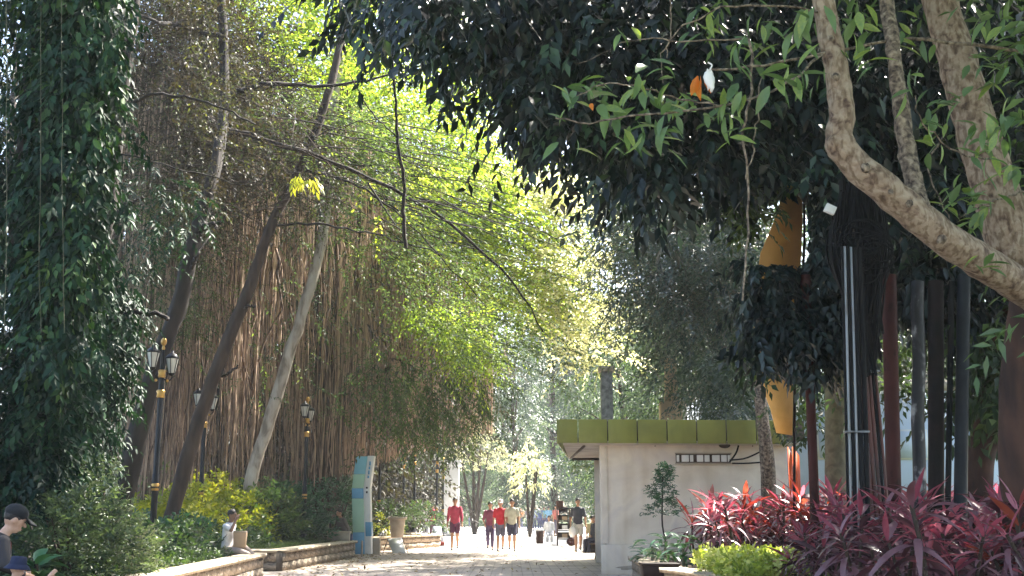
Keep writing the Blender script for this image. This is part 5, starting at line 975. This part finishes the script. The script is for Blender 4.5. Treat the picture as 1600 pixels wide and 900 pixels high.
    if hat:
        kd, hcol = hat; hm = cloth(hcol)
        if kd == 'cap':
            b = MB(); ball(b, H((0, -.008, .075)), (.096, .112, .082), 16, 10, rot=Rm); c = b.obj('cap', hm, t, True)
            b = MB(); an = np.linspace(-1.1, 1.1, 9); V = [H((.09 * math.sin(a), .06 + .035 * math.cos(a), .062)) for a in an] + [H((.088 * math.sin(a), .08 + .13 * math.cos(a), .02)) for a in an]
            V += [v - np.array([0, 0, .014]) for v in V]; Fc = [[i, i + 1, i + 10, i + 9] for i in range(8)] + [[18 + i + 9, 18 + i + 10, 18 + i + 1, 18 + i] for i in range(8)] + [[9 + i, 10 + i, 28 + i, 27 + i] for i in range(8)]
            b.add(V, Fc).obj('visor', hm, c, True)
        else:
            b = MB(); lathe(b, [(.0, .16), (.078, .155), (.10, .14), (.112, .06), (.115, .045), (.172, -.01), (.175, -.006), (.12, .052)], (0, 0, 0), 20); V = b.v[0]; b.v[0] = np.array([H(v) for v in V]); b.obj('bucket_hat', hm, t, True)
    return t
F_ = math.pi
def at(px, d, z=0): return (X(px, d), d, z)
human('walker in a dark pink long sleeved top and short skirt, alone left of the trio', at(711, 38.5), F_, 'walk', (.42, .05, .10), (.10, .03, .07), 'tan', .8, .38, 1.66, hem=.03)
GP = 'three walkers side by side in the middle of the path'
human('left walker of the trio, in a dull purple red top', at(766, 38.6), F_, 'walk2', (.20, .06, .11), (.08, .06, .13), 'tan', .55, .9, 1.52, group=GP, arms=[((.25, -.08, 1.1), (.20, .10, .95)), ((-.26, .06, 1.12), (-.22, .22, .92))])
human('middle walker of the trio, in a bright red shirt and pale cap', at(782, 37.8), F_, 'walk', (.55, .03, .05), (.14, .14, .2), 'tan', .45, .45, 1.58, hat=('cap', (.6, .5, .48)), group=GP)
t = human('right walker of the trio, in a pale cream shirt and dark shorts', at(800, 37.6), F_, 'walk2', (.50, .50, .40), (.05, .05, .09), 'tan', .45, .42, 1.6, group=GP)
human('man in a dark grey shirt and white shorts walking beside the kiosk', at(903, 37.2), F_, 'walk', (.05, .055, .07), (.6, .58, .52), 'tan', .5, .42, 1.62)
t = thing('white_bag', 'white plastic bag held by the man in white shorts', 'bag', (X(894, 37), 37, .62)); b = MB(); ball(b, (0, 0, 0), (.12, .09, .17)); b.obj('bag_body', M['white'], t, True); b = MB(); tubes(b, smooth_path([(-.04, 0, .15), (.06, .1, .26), (.04, 0, .15)], 7), .008, 5); b.obj('handle', M['white'], t)
human('person in a salmon pink top standing left of the dark shelf stand', at(868, 62), F_ + .9, 'stand', (.55, .18, .16), (.09, .08, .12), 'tan', .45, .9, 1.6, vox=.02)
t = human('seated person in dark clothes resting beside the kiosk corner', at(931, 36.5, .3), F_ - .9, 'sit', (.03, .035, .05), (.03, .03, .05), 'dark', .6, .95, 1.55)
human('second seated person in pale yellow, partly hidden behind the dark clothed one', at(925, 38.2, .3), F_ + .5, 'sit', (.6, .52, .3), (.2, .18, .15), 'tan', .5, .9, 1.5)
t = thing('low_bench', 'low bench under the two people seated by the kiosk', 'bench', (X(928, 37.3), 37.3, 0)); b = MB(); box(b, (0, 0, .27), (.5, 2.6, .05)); b.obj('seat', M['bark_brown'], t)
for dy in (-1.1, 1.1): b = MB(); box(b, (0, dy, .122), (.4, .08, .243)); b.obj('leg', M['bark_brown'], t)
human('woman in a white top standing at the far left edge of the sunlit square', at(652, 66), F_, 'walk', (.7, .68, .66), (.2, .2, .3), 'tan', .45, .9, 1.6, vox=.024)
human('person in orange far behind the trio of walkers', at(814, 92), F_, 'walk2', (.6, .25, .1), (.12, .12, .2), 'tan', .45, .9, 1.6, vox=.024)
human('person in pale green far behind, between the lone walker and the trio', at(735, 95), 0, 'walk', (.4, .5, .4), (.12, .12, .2), 'tan', .45, .9, 1.6, vox=.024)
human('person in dark clothes far behind, right of the far group', at(871, 90), F_, 'walk', (.08, .08, .1), (.06, .06, .1), 'tan', .45, .9, 1.65, vox=.024)
FG = 'far group of walkers at the end of the path'
for px, dd, col, lab, fc in ((826, 80, (.22, .10, .24), 'leftmost far walker, in purple', 0), (835, 82, (.45, .45, .6), 'far walker in lilac white beside the purple one', F_), (843, 79, (.12, .14, .28), 'far walker in dark blue in the middle of the far group', 0), (850, 83, (.16, .38, .42), 'far walker in teal', F_), (857, 80, (.3, .55, .7), 'rightmost far walker, in light blue', 0)):
    human(lab, at(px, dd), fc, 'walk' if px % 2 else 'walk2', col, (.10, .10, .18), 'tan', .45, .9, 1.62, vox=.024, group=FG)
human('person in red standing among the posts at the left end of the path', at(676, 56), F_, 'stand', (.55, .06, .12), (.12, .05, .08), 'tan', .45, .9, 1.6, vox=.02)
human('person in white standing at the left end of the path by the posts', at(665, 57), F_, 'stand', (.7, .7, .72), (.35, .35, .4), 'tan', .45, .9, 1.62, vox=.02)
human('figure in white crouching on the bright path left of the dark stand', at(858, 50, .25), F_, 'sit', (.75, .75, .75), (.6, .6, .62), 'tan', .6, .95, 1.55, vox=.02)
human('grey clad person sitting on the middle wall left of the blue totem', at(538, 33.2, .52), F_ * .75, 'sit', (.17, .15, .13), (.16, .08, .07), 'tan', .8, .95, 1.5, lean=.25)
# child on the wall
zc = .45
human('child in a white t-shirt sitting on the near wall with one hand at the mouth', (X(357, 21.8), 21.8, zc), -math.pi / 2 - .25, 'sit', (.75, .75, .76), (.36, .30, .26), 'dark', .42, .9, 1.5, vox=.011, lean=.08, headdir=(0, 1, -.05),
      arms=[((.22, .20, .50), (.10, .23, .70)), ((-.30, -.14, .42), (-.34, -.26, .18))], legs=[((.10, .36, .06), (.12, .62, -.02)), ((-.08, .30, .18), (-.10, .60, -.04))])
t = thing('paper_bag', 'brown paper held upright beside the child on the wall', 'bag', (X(377, 21.7), 21.7, zc + .12)); b = MB(); box(b, (0, 0, .14), (.22, .08, .28), taper=1.15); b.obj('bag_body', M['tan'], t, bevel=.01); b = MB(); box(b, (0, 0, .29), (.24, .085, .03)); b.obj('folded_top', M['beigec'], t)
t = thing('backpack', 'black bag lying on the wall behind the child', 'bag', (X(322, 22.0), 22.0, .45)); b = MB(); ball(b, (0, 0, .13), (.22, .16, .13)); b.obj('bag_body', M['black'], t, True); b = MB(); tubes(b, smooth_path([(-.1, -.14, .1), (0, -.18, .2), (.1, -.14, .1)], 7), .014, 5); b.obj('strap', M['black'], t)
# man and child at the lower left
t = human('man in a black cap and dark jacket leaning forward at the lower left corner', (X(-34, 10.9), 10.9, .39), -.95, 'sit', (.045, .04, .042), (.04, .04, .06), 'light', .95, .95, 1.72, vox=.010, lean=.42, hat=('cap', (.015, .017, .02)), headdir=(.1, 1, -.35),
      arms=[((.27, .22, .34), (.10, .42, .24)), ((-.27, .22, .34), (-.10, .44, .24))])
b = MB(); capsule(b, (0, .29, .53), .02, (0, .30, .30), .032); b.obj('tie', cloth((.35, .02, .03)), t, True)
b = MB(); capsule(b, (.06, .27, .56), .016, (.07, .29, .3), .02); capsule(b, (-.06, .27, .56), .016, (-.07, .29, .3), .02); b.obj('collar', cloth((.25, .2, .17)), t, True)
human('child in a navy bucket hat raising a hand, just in front of the capped man', (X(30, 10.1), 10.1, .21), -1.2, 'sit', (.03, .035, .06), (.06, .06, .1), 'light', .5, .9, 1.1, vox=.010, hat=('bucket', (.015, .022, .06)), headdir=(.1, 1, -.1),
      arms=[((.25, .24, .48), (.20, .42, .68)), ((-.24, .14, .40), (-.14, .34, .5))])
t = thing('low_step', 'small step under the child in the bucket hat', 'step', (X(24, 10.1), 10.1, 0)); b = MB(); box(b, (0, 0, .08), (.5, .4, .155)); b.obj('tread', M['stone'], t, bevel=.01)
# ============================================================ HAZE
hb = MB(); box(hb, (0, 100, 21), (620, 540, 46)); hm, t_, o_ = newmat('haze'); pv = t_.nodes.new('ShaderNodeVolumePrincipled'); pv.inputs['Color'].default_value = (.93, .96, 1, 1); pv.inputs['Density'].default_value = .0006; pv.inputs['Anisotropy'].default_value = .1
t_.links.new(pv.outputs[0], o_.inputs['Volume']); tag(hb.obj('haze', hm), kind='stuff')
